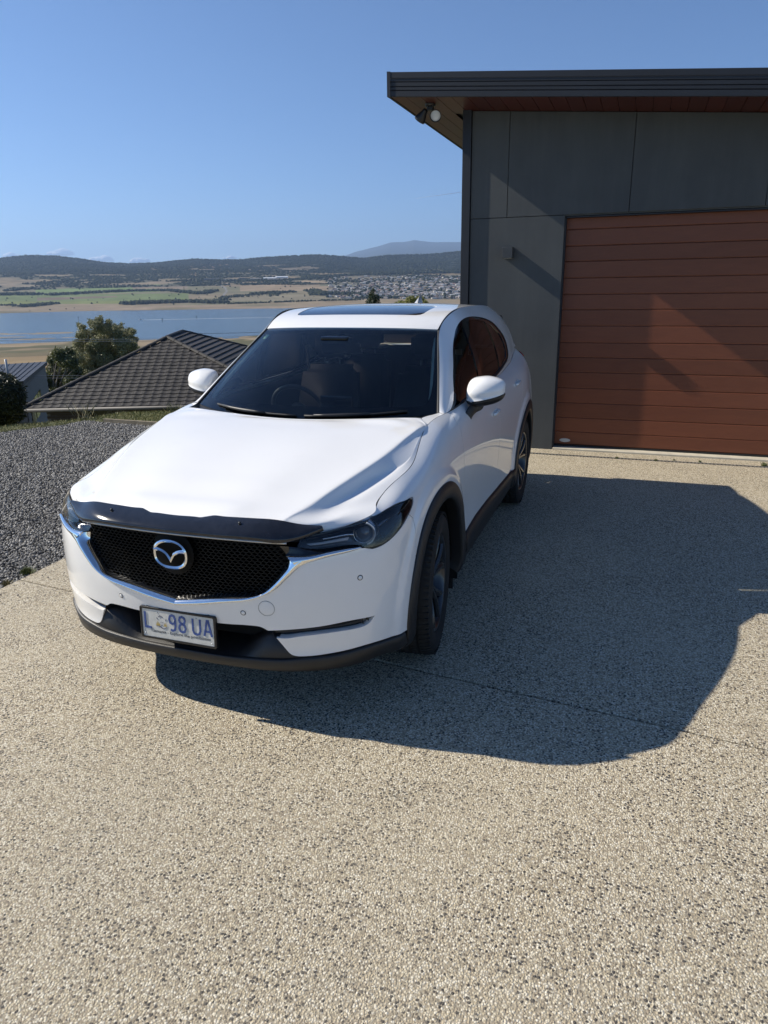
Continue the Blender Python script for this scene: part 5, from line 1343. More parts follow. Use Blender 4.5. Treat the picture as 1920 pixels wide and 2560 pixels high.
V+=[(a,FY+.03,c) for a,b,c in V];m.add(V,[(0,1,2,3),(4,7,6,5),(0,4,5,1),(1,5,6,2),(2,6,7,3),(3,7,4,0)]);m.build('corner_cap',NAVY,roof,recalc=True)
m=MB();V=[(XE,FY+.02,top(XE)-.006),(XE+.022,FY+.02,top(XE)-.006),(XE+.022,FY+.02,top(XE)+.20),(XE,FY+.02,top(XE)+.20)];V+=[(a,8.3,c) for a,b,c in V]
m.add(V,[(0,1,2,3),(4,7,6,5),(0,4,5,1),(1,5,6,2),(2,6,7,3),(3,7,4,0)]);m.build('side_fascia',NAVY,roof,recalc=True)
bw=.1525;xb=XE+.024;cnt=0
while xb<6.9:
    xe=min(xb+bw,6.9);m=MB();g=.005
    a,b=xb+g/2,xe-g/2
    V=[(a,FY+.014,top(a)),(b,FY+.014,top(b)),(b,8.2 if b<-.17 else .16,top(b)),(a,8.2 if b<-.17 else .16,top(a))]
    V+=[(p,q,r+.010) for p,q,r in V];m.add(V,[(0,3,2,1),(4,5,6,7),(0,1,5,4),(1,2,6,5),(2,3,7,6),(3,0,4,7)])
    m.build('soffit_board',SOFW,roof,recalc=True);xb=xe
m=MB();V=[(XE+.02,FY+.02,top(XE)+.03),(7,FY+.02,top(7)+.03),(7,8.2,top(7)+.03),(XE+.02,8.2,top(XE)+.03)];V+=[(a,b,c+.16) for a,b,c in V]
m.add(V,[(0,3,2,1),(4,5,6,7),(0,1,5,4),(1,2,6,5),(2,3,7,6),(3,0,4,7)]);m.build('roof_deck',NAVY,roof,recalc=True)
# twin flood light under the eave corner
fl=empty('flood_light',(-.44,5.48,top(-.44)-.004),'black twin-head security spotlight fixed under the eave corner','flood light')
FB=simple('flood_black',(.012,.012,.013),.4)
m=MB();m.lathe([(0,.052),(-.018,.052),(-.022,.046),(-.022,.0005)],24,'z');m.build('mount_plate',FB,fl)
m=MB();m.box((-.032,-.026,-.062),(.032,.026,-.02),.008);m.build('sensor_block',FB,fl)
for sx,dv,lit in ((-.085,Vector((-.62,.25,-.74)),0),(.062,Vector((.10,-.72,-.30)),1)):
    h=empty('lamp_head',(sx,-.01,-.105));h.parent=fl;h.rotation_euler=dv.normalized().to_track_quat('Z','Y').to_euler()
    m=MB();m.lathe([(-.075,.0005),(-.075,.020),(-.062,.026),(-.040,.030),(-.01,.044),(.03,.056),(.046,.058),(.046,.052),(.032,.050)],28,'z');m.build('lamp_shell',FB,h)
    m=MB();m.lathe([(.032,.050),(.040,.034),(.042,.0005)],28,'z');m.build('lamp_glass',simple('lamp_glass_ribbed',(.55,.56,.54),.2),h)
m=MB();m.tube([(-.02,0,-.05),(-.06,0,-.07),(-.08,-.01,-.09)],.010,8);m.tube([(.02,0,-.05),(.05,0,-.07),(.06,-.01,-.09)],.010,8);m.build('swivel_arm',FB,fl)
# ================================================================== BEYOND THE BANK
# ---- neighbour's hip roof
TILEM=None
def tile_mat():
    n=NT('charcoal_concrete_tile');c=n.coord();inf=n.n('ShaderNodeObjectInfo')
    f=n.noise(c,7,5,.7);col=n.ramp(f,[(.3,(.020,.018,.0175)),(.7,(.042,.038,.035))])
    hs=n.n('ShaderNodeHueSaturation');n.l(col,hs.inputs['Color']);n.l(n.math('ADD',n.math('MULTIPLY',inf.outputs['Random'],.7),.7),hs.inputs['Value'])
    return n.pbr(hs.outputs[0],.72,0,n.bump(n.noise(c,60,3),.4,.01))
TILEM=tile_mat()
nh=empty('neighbour_house',(0,0,0),'low brick house with dark concrete tiled hip roof just below the bank','house')
C1=Vector(sight(54,1022,26.0));ze=C1.z
C2=Vector(sight_z(459,1012.7,ze));e_=(C2-C1).normalized();n_=Vector((-e_.y,e_.x,0));a_,h_=3.96,1.92;s_=h_/a_
A_=C1+(e_+n_)*a_+Vector((0,0,h_))
nf=(e_.cross((n_*a_+Vector((0,0,h_))).normalized())).normalized()
if nf.z<0: nf=-nf
def hit(px,py,P0,N):
    d=sdir(px,py);return CAM+d*((P0-CAM).dot(N)/d.dot(N))
H2=hit(560,915,A_,nf);up=(n_*a_+Vector((0,0,h_))).normalized()
E2=C1+e_*14.5;P_=A_+n_*2.6+Vector((0,0,.06))
nr=((H2-A_).cross(P_-A_)).normalized();Q_=hit(602,864,A_,nr)
hd=(H2-A_).normalized();H3=A_+(H2-A_)*(( -h_)/((H2-A_).z))        # hip carried down to the eave level
qd=(Q_-P_);Q3=P_+qd*((ze-P_.z)/qd.z)
root_roof=empty('roof',(0,0,0));root_roof.parent=nh
# decking under the tiles
def plane_obj(nm,pts,mat,par,dn=.0):
    return mesh_obj(nm,[tuple(Vector(p)-Vector((0,0,dn))) for p in pts],[tuple(range(len(pts)))],mat,par)
plane_obj('roof_deck',[C1,H3,A_],TILEM,root_roof,.02);plane_obj('roof_deck',[A_,H3,Q3,P_],TILEM,root_roof,.02)
L_back=C1+n_*9.0;plane_obj('roof_deck',[C1,A_,P_,L_back],TILEM,root_roof,.02);plane_obj('roof_deck',[L_back,P_,Q3],TILEM,root_roof,.02)
# tiles of the near face: courses along e_, one profiled tile shared
def tile_mesh(w,l):
    xs=np.linspace(0,w,9);V=[];F=[]
    zf=[.010,.016,.014,.007,.003,.002,.003,.007,.010]
    for k,x in enumerate(xs):
        z=zf[k];V+=[(x,-.012,z+.022),(x,l,z),(x,-.012,z-.004)]
    for k in range(8): a=3*k;F+=[(a,a+3,a+4,a+1),(a+2,a+5,a+3,a)]
    me=bpy.data.meshes.new('roof_tile');me.from_pydata(V,[],F);setmat(me,TILEM);me.update();return me
tw,tl_=.290,.222;TM=tile_mesh(tw*.992,tl_)
fm=Matrix((e_,up,nf)).transposed()
hipL=(A_-C1);hipR=(A_-H3)
Ls=(A_-C1).length;rise_len=(n_*a_+Vector((0,0,h_))).length
nrow=int(rise_len/tl_)+1;tiles=[]
for j in range(nrow):
    v0=j*tl_;t=min(1,(v0+tl_*.5)/rise_len)
    xl=(C1+(A_-C1)*t-C1).dot(e_);xr=((H3+(A_-H3)*t)-C1).dot(e_)
    i0=math.floor(xl/tw);i1=math.ceil(xr/tw)
    for i in range(i0,i1):
        x=i*tw+(j%2)*0.0
        if x+tw*.5<xl or x+tw*.5>xr: continue
        p=C1+e_*x+up*v0
        tiles.append((p,(p-CAM).length,i,j))
# hidden behind the car: leave out everything right of the pillar line of sight
def seen(p):
    d=p-CAM;z=d.dot(Fw);px=960+FPX*d.dot(Rt)/z
    return px<650
tiles=[t for t in tiles if seen(t[0])]
tiles.sort(key=lambda t:t[1])
rr=np.random.RandomState(3)
for k,(p,dist,i,j) in enumerate(tiles[:300]):
    o=bpy.data.objects.new('roof_tile',TM);COL.objects.link(o);o.parent=root_roof
    M4=fm.to_4x4();M4.translation=p+nf*(.002+.004*rr.rand());o.matrix_local=M4
if len(tiles)>300:
    V=[];F=[]
    tv=[v.co.copy() for v in TM.vertices];tf=[tuple(f.vertices) for f in TM.polygons]
    for p,dist,i,j in tiles[300:]:
        b=len(V);V+=[tuple(fm@v+p+nf*(.002+.004*rr.rand())) for v in tv];F+=[tuple(b+q for q in f) for f in tf]
    mesh_obj('upper_roof_tiles',V,F,TILEM,root_roof)['kind']='stuff'
# courses of the steep-seen right face
npz=int((A_.z-ze)/ (tl_*.42))
sl_len=(H3-A_).length
for k in range(22):
    f0,f1=k/22,(k+1)/22
    a=A_+(H3-A_)*f0;b=A_+(H3-A_)*f1;c=P_+(Q3-P_)*f1;d=P_+(Q3-P_)*f0
    nn=nr if nr.z>0 else -nr
    V=[a+nn*.008,d+nn*.008,c+nn*.050,b+nn*.050,b-nn*.0,c-nn*.0]
    mesh_obj('tile_course',[tuple(v) for v in V],[(0,1,2,3),(3,2,5,4)],TILEM,root_roof)
# ridge and hip capping tiles
def capping(p,q,nm,step=.42,r=.085):
    L=(q-p).length;d=(q-p).normalized();side=d.cross(Vector((0,0,1))).normalized();u=side.cross(d).normalized();n=max(1,int(L/step))
    me=None
    for k in range(n):
        c=p+d*(k*L/n);V=[];F=[]
        for s0,rr_ in ((-.02,r*1.08),(L/n+.01,r*.94)):
            for a in np.linspace(0,math.pi,7): V.append((rr_*math.cos(a),s0,rr_*math.sin(a)*.75))
        for a in range(6): F.append((a,a+1,7+a+1,7+a))
        F.append(tuple(range(7)))
        if me is None: me=bpy.data.meshes.new(nm);me.from_pydata(V,[],F);setmat(me,TILEM);me.update()
        o=bpy.data.objects.new(nm,me);COL.objects.link(o);o.parent=root_roof
        M4=Matrix((side,d,u)).transposed().to_4x4();M4.translation=c+Vector((0,0,.02));o.matrix_local=M4
capping(C1,A_,'hip_tile');capping(A_,P_,'ridge_tile');capping(H2+(H2-A_)*.3,A_,'hip_tile');capping(Q_+(Q_-P_)*.1,P_,'hip_tile')
# eaves: gutter, fascia, brick wall
GUT=simple('grey_gutter',(.075,.07,.066),.6)
m=MB();m.tube([tuple(C1-Vector((0,0,.06))-n_*.05-e_*.05),tuple(E2-Vector((0,0,.06))-n_*.05)],.065,8);m.build('gutter',GUT,nh)
def wallquad(nm,a,b,z0,z1,mat):
    t=Vector((0,0,0));return mesh_obj(nm,[(a.x,a.y,z0),(b.x,b.y,z0),(b.x,b.y,z1),(a.x,a.y,z1)],[(0,1,2,3)],mat,nh)
ins=.55;w0=C1+e_*ins+n_*ins;w1=E2+n_*ins
BR=simple('dark_brown_brick',(.075,.052,.042),.85,0,.3,3)
wallquad('brick_wall_core',w0,w1,ze-3.2,ze-.05,simple('mortar',(.16,.15,.14),.9))
wallquad('side_wall',w0,w0+n_*8,ze-3.2,ze-.05,BR)
m=MB();plane_obj('eave_soffit',[C1-Vector((0,0,.10)),E2-Vector((0,0,.10)),w1-Vector((0,0,.10)),w0-Vector((0,0,.10))],GUT,nh)
# bricks in view, each its own piece: top courses under the eave
bm_=bpy.data.meshes.new('brick');bx,bz,bd=.230,.076,.10
V=[(0,0,0),(bx,0,0),(bx,bd,0),(0,bd,0),(0,0,bz),(bx,0,bz),(bx,bd,bz),(0,bd,bz)]
bm_.from_pydata(V,[],[(0,3,2,1),(4,5,6,7),(0,1,5,4),(1,2,6,5),(2,3,7,6),(3,0,4,7)]);setmat(bm_,BR);bm_.update()
V=[];F=[];cnt=0;fmw=Matrix((e_,n_,Vector((0,0,1)))).transposed()
for j in range(16):
    for i in range(46):
        x=i*.240+(j%2)*.12;z=ze-.18-(j+1)*.086
        if (x>1.1 and x<2.0 and j<9) : continue
        p=w0+e_*x-n_*.02;p=Vector((p.x,p.y,z))
        if not seen(p): continue
        if cnt<300 and j<9:
            o=bpy.data.objects.new('brick',bm_);COL.objects.link(o);o.parent=nh;M4=fmw.to_4x4();M4.translation=p;o.matrix_local=M4;cnt+=1
        else:
            b=len(V);V+=[tuple(fmw@v.co+p) for v in bm_.vertices];F+=[tuple(b+q for q in f.vertices) for f in bm_.polygons]
mesh_obj('lower_brickwork',V,F,BR,nh)['kind']='stuff'
wp=w0+e_*1.12-n_*.0;wq=w0+e_*1.98
m=MB();V=[(wp.x,wp.y,ze-.95),(wq.x,wq.y,ze-.95),(wq.x,wq.y,ze-.20),(wp.x,wp.y,ze-.20)];V=[tuple(Vector(v)-n_*.005) for v in V];m.add(V,[(0,1,2,3)]);wdw=m.build('window',GLOSSB,nh)
# ---- metal-roofed house further left
mh=empty('metal_roof_house',(0,0,0),'pale weatherboard house with low dark metal roof at the left edge','house')
MR=simple('dark_metal_roof',(.030,.035,.048),.6,0,.1,4)
PALE=simple('pale_wall',(.17,.165,.155),.8,0,.08,3)
def S3(cx,cy,r): return Vector(sight(.3858*cx,760+.3858*cy,r))
TR=S3(305,373,46);BRc=S3(150,499,34);TL=S3(-260,352,44);BL=S3(-330,470,34)
TL.z=TR.z+.15;BL.z=BRc.z
th=Vector((0,0,-.18))
mesh_obj('metal_roof',[tuple(v) for v in (TL,TR,BRc,BL)]+[tuple(v+th) for v in (TL,TR,BRc,BL)],[(3,2,1,0),(4,5,6,7),(2,3,7,6),(1,2,6,5)],MR,mh)
for k in range(1,13):
    f=k/13;a=TL+(TR-TL)*f;b=BL+(BRc-BL)*f
    m=MB();m.tube([tuple(a+Vector((0,0,.008))),tuple(b+Vector((0,0,.008)))],.016,4);m.build('roof_seam',MR,mh)
pp_=BL+(BRc-BL)*.80+(TL-BL)*.28
m=MB();m.tube([tuple(pp_),tuple(pp_+Vector((0,0,.75)))],.05,8);m.lathe([(0,.13),(.12,.05)],12,'z',tuple(pp_));m.build('vent_pipe',simple('pipe_pale',(.5,.5,.5),.5),mh)
ctr=(TL+TR+BRc+BL)/4
wa=BRc+(ctr-BRc)*.06;wb=TR+(ctr-TR)*.08;wc=BL+(ctr-BL)*.06
for a,b in ((wa,wb),(wc,wa)):
    mesh_obj('wall',[(a.x,a.y,a.z-.15),(b.x,b.y,b.z-.15),(b.x,b.y,a.z-6),(a.x,a.y,a.z-6)],[(0,1,2,3)],PALE,mh)
    # weatherboards
    for k in range(14):
        z=a.z-.4-k*.28;m=MB();d=(b-a);nn=Vector((d.y,-d.x,0)).normalized()
        if (Vector((a.x,a.y,0))+nn-CAM).length>(Vector((a.x,a.y,0))-CAM).length: nn=-nn
        V=[(a.x,a.y,z),(b.x,b.y,z),(b.x,b.y,z-.27),(a.x,a.y,z-.27)];V=[tuple(Vector(v)+nn*(.02 if q<2 else .05)) for q,v in enumerate(V)]
        m.add(V,[(0,1,2,3)]);m.build('weatherboard',PALE,mh)
d=(wb-wa);L=d.length;d.normalize();nn=Vector((d.y,-d.x,0)).normalized()
if (wa+nn-CAM).length>(wa-CAM).length: nn=-nn
for k,(f0,f1) in enumerate(((.10,.24),(.27,.40),(.43,.56))):
    a=wa+(wb-wa)*f0+nn*.07;b=wa+(wb-wa)*f1+nn*.07
    mesh_obj('window',[(a.x,a.y,wa.z-2.15),(b.x,b.y,wa.z-2.15),(b.x,b.y,wa.z-1.15),(a.x,a.y,wa.z-1.15)],[(0,1,2,3)],GLOSSB,mh)
# ---- vegetation
def leaf_mat(nm,trans=.25):
    n=NT(nm);a=n.n('ShaderNodeAttribute',attribute_name='tint');df=n.n('ShaderNodeBsdfPrincipled');n.l(a.outputs['Color'],df.inputs['Base Color']);df.inputs['Roughness'].default_value=.55
    t=n.n('ShaderNodeBsdfTranslucent');n.l(a.outputs['Color'],t.inputs[0]);mx=n.n('ShaderNodeMixShader');mx.inputs[0].default_value=trans
    n.l(df.outputs[0],mx.inputs[1]);n.l(t.outputs[0],mx.inputs[2]);n.l(mx.outputs[0],n.out.inputs[0]);return n.m
LEAF=leaf_mat('leaves')
BARK=simple('pale_bark',(.20,.17,.14),.85,0,.3,5,.5,40)
def leaves(name,blobs,N,size,c0,c1,seed,parent=None,droop=0):
    """blobs: (x,y,z,rx,ry,rz); leaf faces mostly toward the skin of each clump"""
    r=np.random.RandomState(seed);B=np.array(blobs);w=(B[:,3]*B[:,4]*B[:,5])**(2/3);idx=r.choice(len(B),N,p=w/w.sum())
    d=r.randn(N,3);d/=np.linalg.norm(d,axis=1)[:,None];rad=(.55+.5*r.rand(N)**.6);P=B[idx,:3]+d*B[idx,3:]*rad[:,None]
    P+=r.randn(N,3)*size*.8
    u=r.randn(N,3);u/=np.linalg.norm(u,axis=1)[:,None];nrm=d+.9*r.randn(N,3);v=np.cross(nrm,u);v/=np.linalg.norm(v,axis=1)[:,None]+1e-9;u=np.cross(v,nrm);u/=np.linalg.norm(u,axis=1)[:,None]+1e-9
    s=size*(.6+.8*r.rand(N))[:,None];V=np.stack([P-u*s,P-v*s*.42,P+u*s,P+v*s*.42],1)
    F=np.arange(4*N).reshape(N,4)
    t=np.clip(r.rand(N)*.6+.4*(r.rand(len(B))[idx]),0,1)[:,None]
    col=np.repeat(np.array(c0)*(1-t)+np.array(c1)*t,4,0)
    o=fast_mesh(name,V.reshape(-1,3),F,LEAF,parent=parent,col=col);return o
def tree(nm,label,cat,base,blobs,N,size,c0,c1,seed,trunk_r=.25,group=None):
    t=empty(nm,tuple(base),label,cat,group);r=np.random.RandomState(seed)
    m=MB();B=np.array(blobs)-np.array([*base,0,0,0]);top_=B[:,:3].mean(0)
    fork=np.array([top_[0]*.3,top_[1]*.3,top_[2]*.45])
    m.tube([(0,0,-.3),tuple(fork*.5+r.randn(3)*.1),tuple(fork)],[trunk_r,trunk_r*.8,trunk_r*.62],8)
    for b in sorted(B.tolist(),key=lambda q:-q[3])[:14]:
        b=np.array(b)
        mid=fork*.45+b[:3]*.55+r.randn(3)*.15;m.tube([tuple(fork),tuple(mid),tuple(b[:3]+np.array([0,0,.3*b[5]]))],[trunk_r*.42,trunk_r*.25,trunk_r*.07],6)
        for _ in range(3):
            q=b[:3]+r.randn(3)*b[3:]*.55;m.tube([tuple(mid),tuple(q)],[trunk_r*.16,trunk_r*.04],4)
    m.build('trunk',BARK,t)
    o=leaves('crown',[(x,y,z,a,b,c) for x,y,z,a,b,c in B],N,size,c0,c1,seed,parent=t)
    return t
def blobs_from(px_list,r,depth,sq=.8):
    """(px,py,radius px) clumps at distance about r"""
    rr_=np.random.RandomState(5);out=[]
    for (px,py,rad) in px_list:
        dd=(rr_.rand()-.5)*depth;p=Vector(sight(px,py,r+dd));R0=rad*(r+dd)/FPX;out.append((p.x,p.y,p.z,R0,R0,R0*sq))
    return out
big=[(250,800,9),(228,806,10),(272,806,9),(300,820,10),(322,826,9),(338,848,9),(345,872,8),(205,818,9),(196,840,8),(262,822,20),(240,815,18),(285,830,24),(312,842,24),(330,862,16),(222,842,24),(205,835,14),(196,858,14),(255,858,30),(290,868,28),(238,880,28),(318,878,18),(215,905,24),(262,900,30),(300,905,22),(190,930,24),(228,940,28),(268,935,26),(180,965,26),(215,975,24),(155,955,18)]
big=[(a,b,c*.80) for a,b,c in big]
rgb=np.random.RandomState(17)
big+=[(a+rgb.randn()*c*.9,b+rgb.randn()*c*.7,c*.42) for a,b,c in big for _ in range(2)]
big+=[(256,835,20),(300,860,18),(235,870,20),(280,890,20),(225,920,20),(262,925,20),(205,870,20),(190,895,18),(178,930,20),(165,950,20),(200,950,22),(330,890,14),(310,860,16)]
tree('eucalypt_tree','tall grey-green gum tree between the two neighbouring roofs','tree',Vector(sight(262,1010,58))-Vector((0,0,1)),blobs_from(big,58,4),90000,.062,(.085,.095,.045),(.34,.33,.17),61,.35)
small=[(146,885,14),(133,900,12),(158,900,16),(140,925,18),(165,930,16),(120,950,20),(150,960,22),(108,985,22),(135,990,22),(98,965,12),(175,905,16),(185,930,18),(172,882,12),(180,955,18),(160,975,20),(60,1000,12),(75,985,14)]
tree('bushy_tree','smaller dark bushy tree left of the tall gum','tree',Vector(sight(135,1040,50))-Vector((0,0,1)),blobs_from(small,50,3),30000,.075,(.045,.058,.020),(.15,.165,.06),62,.2)
bush=[(8,985,44),(-30,970,50),(28,1010,28),(0,1030,44),(38,1035,20),(-30,1030,50),(12,955,22),(30,975,18)]
tree('dark_shrub','large dark rounded shrub at the left edge beyond the gravel','shrub',Vector(sight(-5,1075,15.5)),blobs_from(bush,15,1.2),30000,.028,(.012,.018,.008),(.035,.045,.016),63,.08)
tree('grey_shrub','sparse pale shrub on top of the dark rounded shrub','shrub',Vector(sight(30,1000,17)),blobs_from([(22,948,10),(32,958,9),(12,945,8),(42,966,7)],17,.5),3500,.022,(.07,.085,.05),(.16,.17,.10),64,.03)
low=[(60,1012,0)]
# conifer and gold shrub behind the car roof
def conifer(px,pt,pb,r,wpx,label):
    b=Vector(sight(px,pb+30,r));t=Vector(sight(px,pt,r));H_=t.z-b.z;w=wpx*r/FPX;bl=[]
    rg=np.random.RandomState(2)
    for k in range(16):
        f=k/15;rad=w*(1-f)**.85+.05
        for j in range(max(1,int(5*(1-f)+1))):
            a=rg.rand()*6.28;bl.append((b.x+math.cos(a)*rad*.6,b.y+math.sin(a)*rad*.6,b.z+H_*f,rad*.5,rad*.5,H_/18))
    return tree('conifer_tree',label,'tree',b,bl,9000,.09,(.018,.030,.016),(.050,.070,.032),65,.12)
conifer(935,716,760,70,27,'dark pointed conifer rising just behind the car roof')
tree('golden_shrub','yellow-green shrub showing behind the roof antenna of the car','shrub',Vector(sight(1030,790,62)),blobs_from([(1028,752,12),(1048,754,13),(1062,760,9),(1012,762,10),(1040,765,14)],62,1.5),6000,.07,(.14,.15,.035),(.30,.29,.07),66,.1)
tree('golden_shrub','low yellow-green bush left of the shrub behind the antenna','shrub',Vector(sight(1000,790,64)),blobs_from([(1003,760,8),(993,764,8),(1010,766,7)],64,1.5),3000,.07,(.12,.14,.035),(.26,.26,.07),67,.08)
# ---- power lines
WIRE=simple('wire_grey',(.25,.25,.26),.5)
for k,(a,b,r0,r1,lb) in enumerate([((-300,836),(660,838),42,50,'upper thin overhead wire in front of the gum tree'),((-300,843),(660,842),42,50,'second thin overhead wire just under the topmost one'),((-300,922),(520,930),36,44,'lower thin overhead wire crossing the gum tree'),((-300,930),(520,935),36,44,'lowest thin overhead wire crossing the gum tree'),((440,834),(900,815),80,95,'dark wire over the river behind the windscreen pillar')]):
    A=Vector(sight(*a,r0));B=Vector(sight(*b,r1));P=[tuple(A.lerp(B,t)-Vector((0,0,.25*4*t*(1-t)))) for t in np.linspace(0,1,14)]
    m=MB();m.tube(P,.010 if k<4 else .018,4);o=m.build('power_line',WIRE if k<4 else RUBBER);tag(o,lb,'power line',group='overhead wires across the valley view')
# ---- the valley: terrain measured as elevation angles by bearing
SKY1=[(-3000,650),(-1500,640),(-700,655),(-300,650),(0,645),(40,639),(80,635),(145,636),(205,643),(265,653),(330,656),(400,654),(440,649),(496,644),(545,646),(605,646),(653,641),(737,636),(800,633),(850,637),(880,640),(917,642),(965,635),(1001,634),(1073,632),(1146,625),(1300,618),(2000,630),(4000,640)]
MTN=[(-3000,760),(700,700),(820,650),(856,638),(892,625),(929,615),(953,609),(977,601),(1013,601),(1035,597),(1073,601),(1146,601),(1250,606),(1500,640),(2500,700),(4000,720)]
bx_=np.concatenate([np.arange(-2600,-40,32),np.arange(-40,1190,2.1),np.arange(1190,3600,32)])
az=np.arctan((bx_-960)/FPX)
rk=np.concatenate([np.linspace(55,600,30),np.linspace(620,960,70),np.linspace(965,1880,12),np.linspace(1890,4200,300),np.linspace(4220,6200,110),np.linspace(6250,8500,24),np.linspace(8800,22200,40),np.linspace(22500,27000,8)])
BX,RR=np.meshgrid(bx_,rk,indexing='ij')
hz=horizon(BX)
def prof_y(bx,r):
    mt=np.clip((bx-100)/500,0,1)
    kn=[1895,2150,2600,3100,3700,4050]
    a=[0,764,738,711,690,682];b=[0,756,733,708,692,680]
    y=np.zeros_like(bx);
    return mt
def tan_el(bx,y):
    a=(bx-960)/FPX;b=(y-1280)/FPX
    dx=Fw.x+Rt.x*a-Up.x*b;dy=Fw.y+Rt.y*a-Up.y*b;dz=Fw.z+Rt.z*a-Up.z*b
    return dz/np.hypot(dx,dy)
def warp(bx,r):
    '''the two banks of the river run where the photograph shows them'''
    rn=60.26/-tan_el(bx,np.interp(bx,[-2600,0,180,640,900,3600],[860,854,850,834,827,800]))
    rf=60.26/-tan_el(bx,np.interp(bx,[-2600,0,640,800,3600],[800,781.5,772,770,730]))
    f=np.clip((4200-r)/1900,0,1)
    return np.where(r<1500,r*(1+(955/rn-1)*np.clip((r-300)/300,0,1)),r*(1+(1915/rf-1)*f))
def elev(bx,r0):
    hz=horizon(bx);r=warp(bx,r0);shore=hz+55.0-.0*bx
    mt=np.clip((bx-100)/500,0,1);tn=np.clip((bx-780)/120,0,1)
    ridge=np.interp(bx,[q[0] for q in SKY1],[q[1] for q in SKY1])
    y_=np.array([shore,764-8*mt,738-5*mt-2*tn,711-3*mt-2*tn,690+1*mt-2*tn,682-2*mt],dtype=object)
    knr=[1935,2150,2600,3100,3700,4050,5600]
    vals=[shore,764-8*mt+3*tn,738-5*mt,711-3*mt,690+0*mt,682-3*mt,ridge]
    out=np.full(bx.shape,np.nan)
    for k in range(6):
        m_=(r>=knr[k])&(r<=knr[k+1]);t=(r-knr[k])/(knr[k+1]-knr[k])
        if k==5: t=t**1.15
        out=np.where(m_,vals[k]*(1-t)+vals[k+1]*t,out)
    z=CAM.z+tan_el(bx,np.where(np.isnan(out),hz,out))*r0
    zr=CAM.z+tan_el(bx,ridge)*5600
    mz=CAM.z+tan_el(bx,np.interp(bx,[q[0] for q in MTN],[q[1] for q in MTN]))*22000
    near=np.interp(r,[55,80,150,300,450,620,700,900,955,1000,1900,1935],[-14,-19,-32,-46,-53,-57.4,-57.9,-58.2,-58.9,-62,-62,-58.6])
    z=np.where(r<1935,near,np.where(r<2150,np.maximum(z,-58.1),z))
    r=r0
    z=np.where(r>5600,zr-(r-5600)*.16-8,z)
    z=np.maximum(z,np.where(r>8000,mz*np.clip((r-8600)/13400,0,1)**1.1-40,-400))
    z=np.where(r>22000,np.minimum(z,mz-(r-22000)*.15),z)
    return z
Z=elev(BX,RR)
dirx=np.sin(np.arctan((BX-960)/FPX)-0);
# bearing -> world direction through the camera basis
Fh=Vector((Fw.x,Fw.y,0)).normalized();Rh=Vector((Fh.y,-Fh.x,0));
_a=(BX-960)/FPX;_b=(hz-1280)/FPX;_dx=Fw.x+Rt.x*_a-Up.x*_b;_dy=Fw.y+Rt.y*_a-Up.y*_b;_l=np.hypot(_dx,_dy)
XW=CAM.x+RR*_dx/_l;YW=CAM.y+RR*_dy/_l
n1=fbm(XW/900,YW/900,5,3);n2=fbm(XW/180,YW/180,4,8);n3=fbm(XW/60,YW/60,3,9);n4=fbm(XW/420+9,YW/420,4,21)
hill=np.clip((RR-3300)/900,0,1)*(RR<8000);Z=Z+hill*(n1*22+n2*9)*np.where(RR>5580,0,np.clip(abs(RR-5600)/900,.04,1))-np.clip((RR-4700)/900,0,1)*11*(RR<8000)
Z=Z+((RR>8600))*(n1*60+n2*14)*.35
RW=warp(BX,RR)
Z=Z+((RW>640)&(RW<950))*(n2*.5+n3*.28)
Z=Z+((RR>2350)&(RR<3600))*n2*2.5
marsh=(RW>600)&(RW<960)
# ---- albedo by land use
c=np.zeros(BX.shape+(3,));c[:]=(.20,.155,.095)
def setc(m_,col,k=1.0):
    mm=np.clip(m_,0,1)[...,None]*k;c[:]=c*(1-mm)+np.array(col)*mm
_vx,_vy,_vz=XW-CAM.x,YW-CAM.y,Z-CAM.z;YP=1280-FPX*(_vx*Up.x+_vy*Up.y+_vz*Up.z)/(_vx*Fw.x+_vy*Fw.y+_vz*Fw.z)        # elevation expressed as picture row
t1=(n2>.12).astype(float)
setc((RR<600).astype(float),(.085,.10,.04))
setc(marsh.astype(float),(.25,.195,.125));setc(marsh*np.clip(n2*3+.2,0,1),(.14,.115,.065));setc(marsh*np.clip((n3-.05)*5,0,1),(.09,.085,.045));setc((marsh&(RR<760)&(BX<330)).astype(float),(.27,.19,.105),.7)
far=(RW>1900)&(RR>1500)
setc((far&(RW<2080)).astype(float),(.23,.18,.125));setc((far&(RW<2080))*np.clip(n2*3,0,1),(.15,.13,.08))
setc((far&(RW>=2080)&(RR<3500)).astype(float),(.205,.165,.105));setc((far&(RW>=2080)&(RR<3500))*np.clip(n4*2.5,0,1),(.25,.195,.13));setc((far&(RW>=2080)&(RR<3500))*np.clip(-n4*3,0,1),(.15,.14,.085))
# green paddocks on the left
def band(x0,x1,ya,yb,ya2,yb2):
    t=np.clip((BX-x0)/(x1-x0),0,1);a=ya*(1-t)+ya2*t;b=yb*(1-t)+yb2*t
    return ((BX>=x0)&(BX<=x1)&(YP>=a)&(YP<=b)&far).astype(float)
GRN=(.125,.155,.06);GRN2=(.14,.19,.075)
setc(band(-400,470,741,763,733,752),GRN);setc(band(90,400,724,738,711,729),GRN2);setc(band(90,290,744,752,740,743),(.155,.12,.085));setc(band(-400,300,756,764,752,759),(.15,.17,.055))
setc(band(330,470,713,722,714,722),(.19,.15,.11))
setc(band(40,250,712,728,705,712),(.21,.175,.12),.7)
# brown paddocks in the middle
setc(band(560,800,705,716,702,714),(.27,.20,.13));setc(band(600,830,716,728,715,726),(.25,.19,.125));setc(band(560,850,738,752,736,750),(.19,.165,.11));setc(band(760,900,700,710,693,706),(.27,.205,.13))
setc(band(1120,1200,690,700,688,698),(.27,.21,.14))
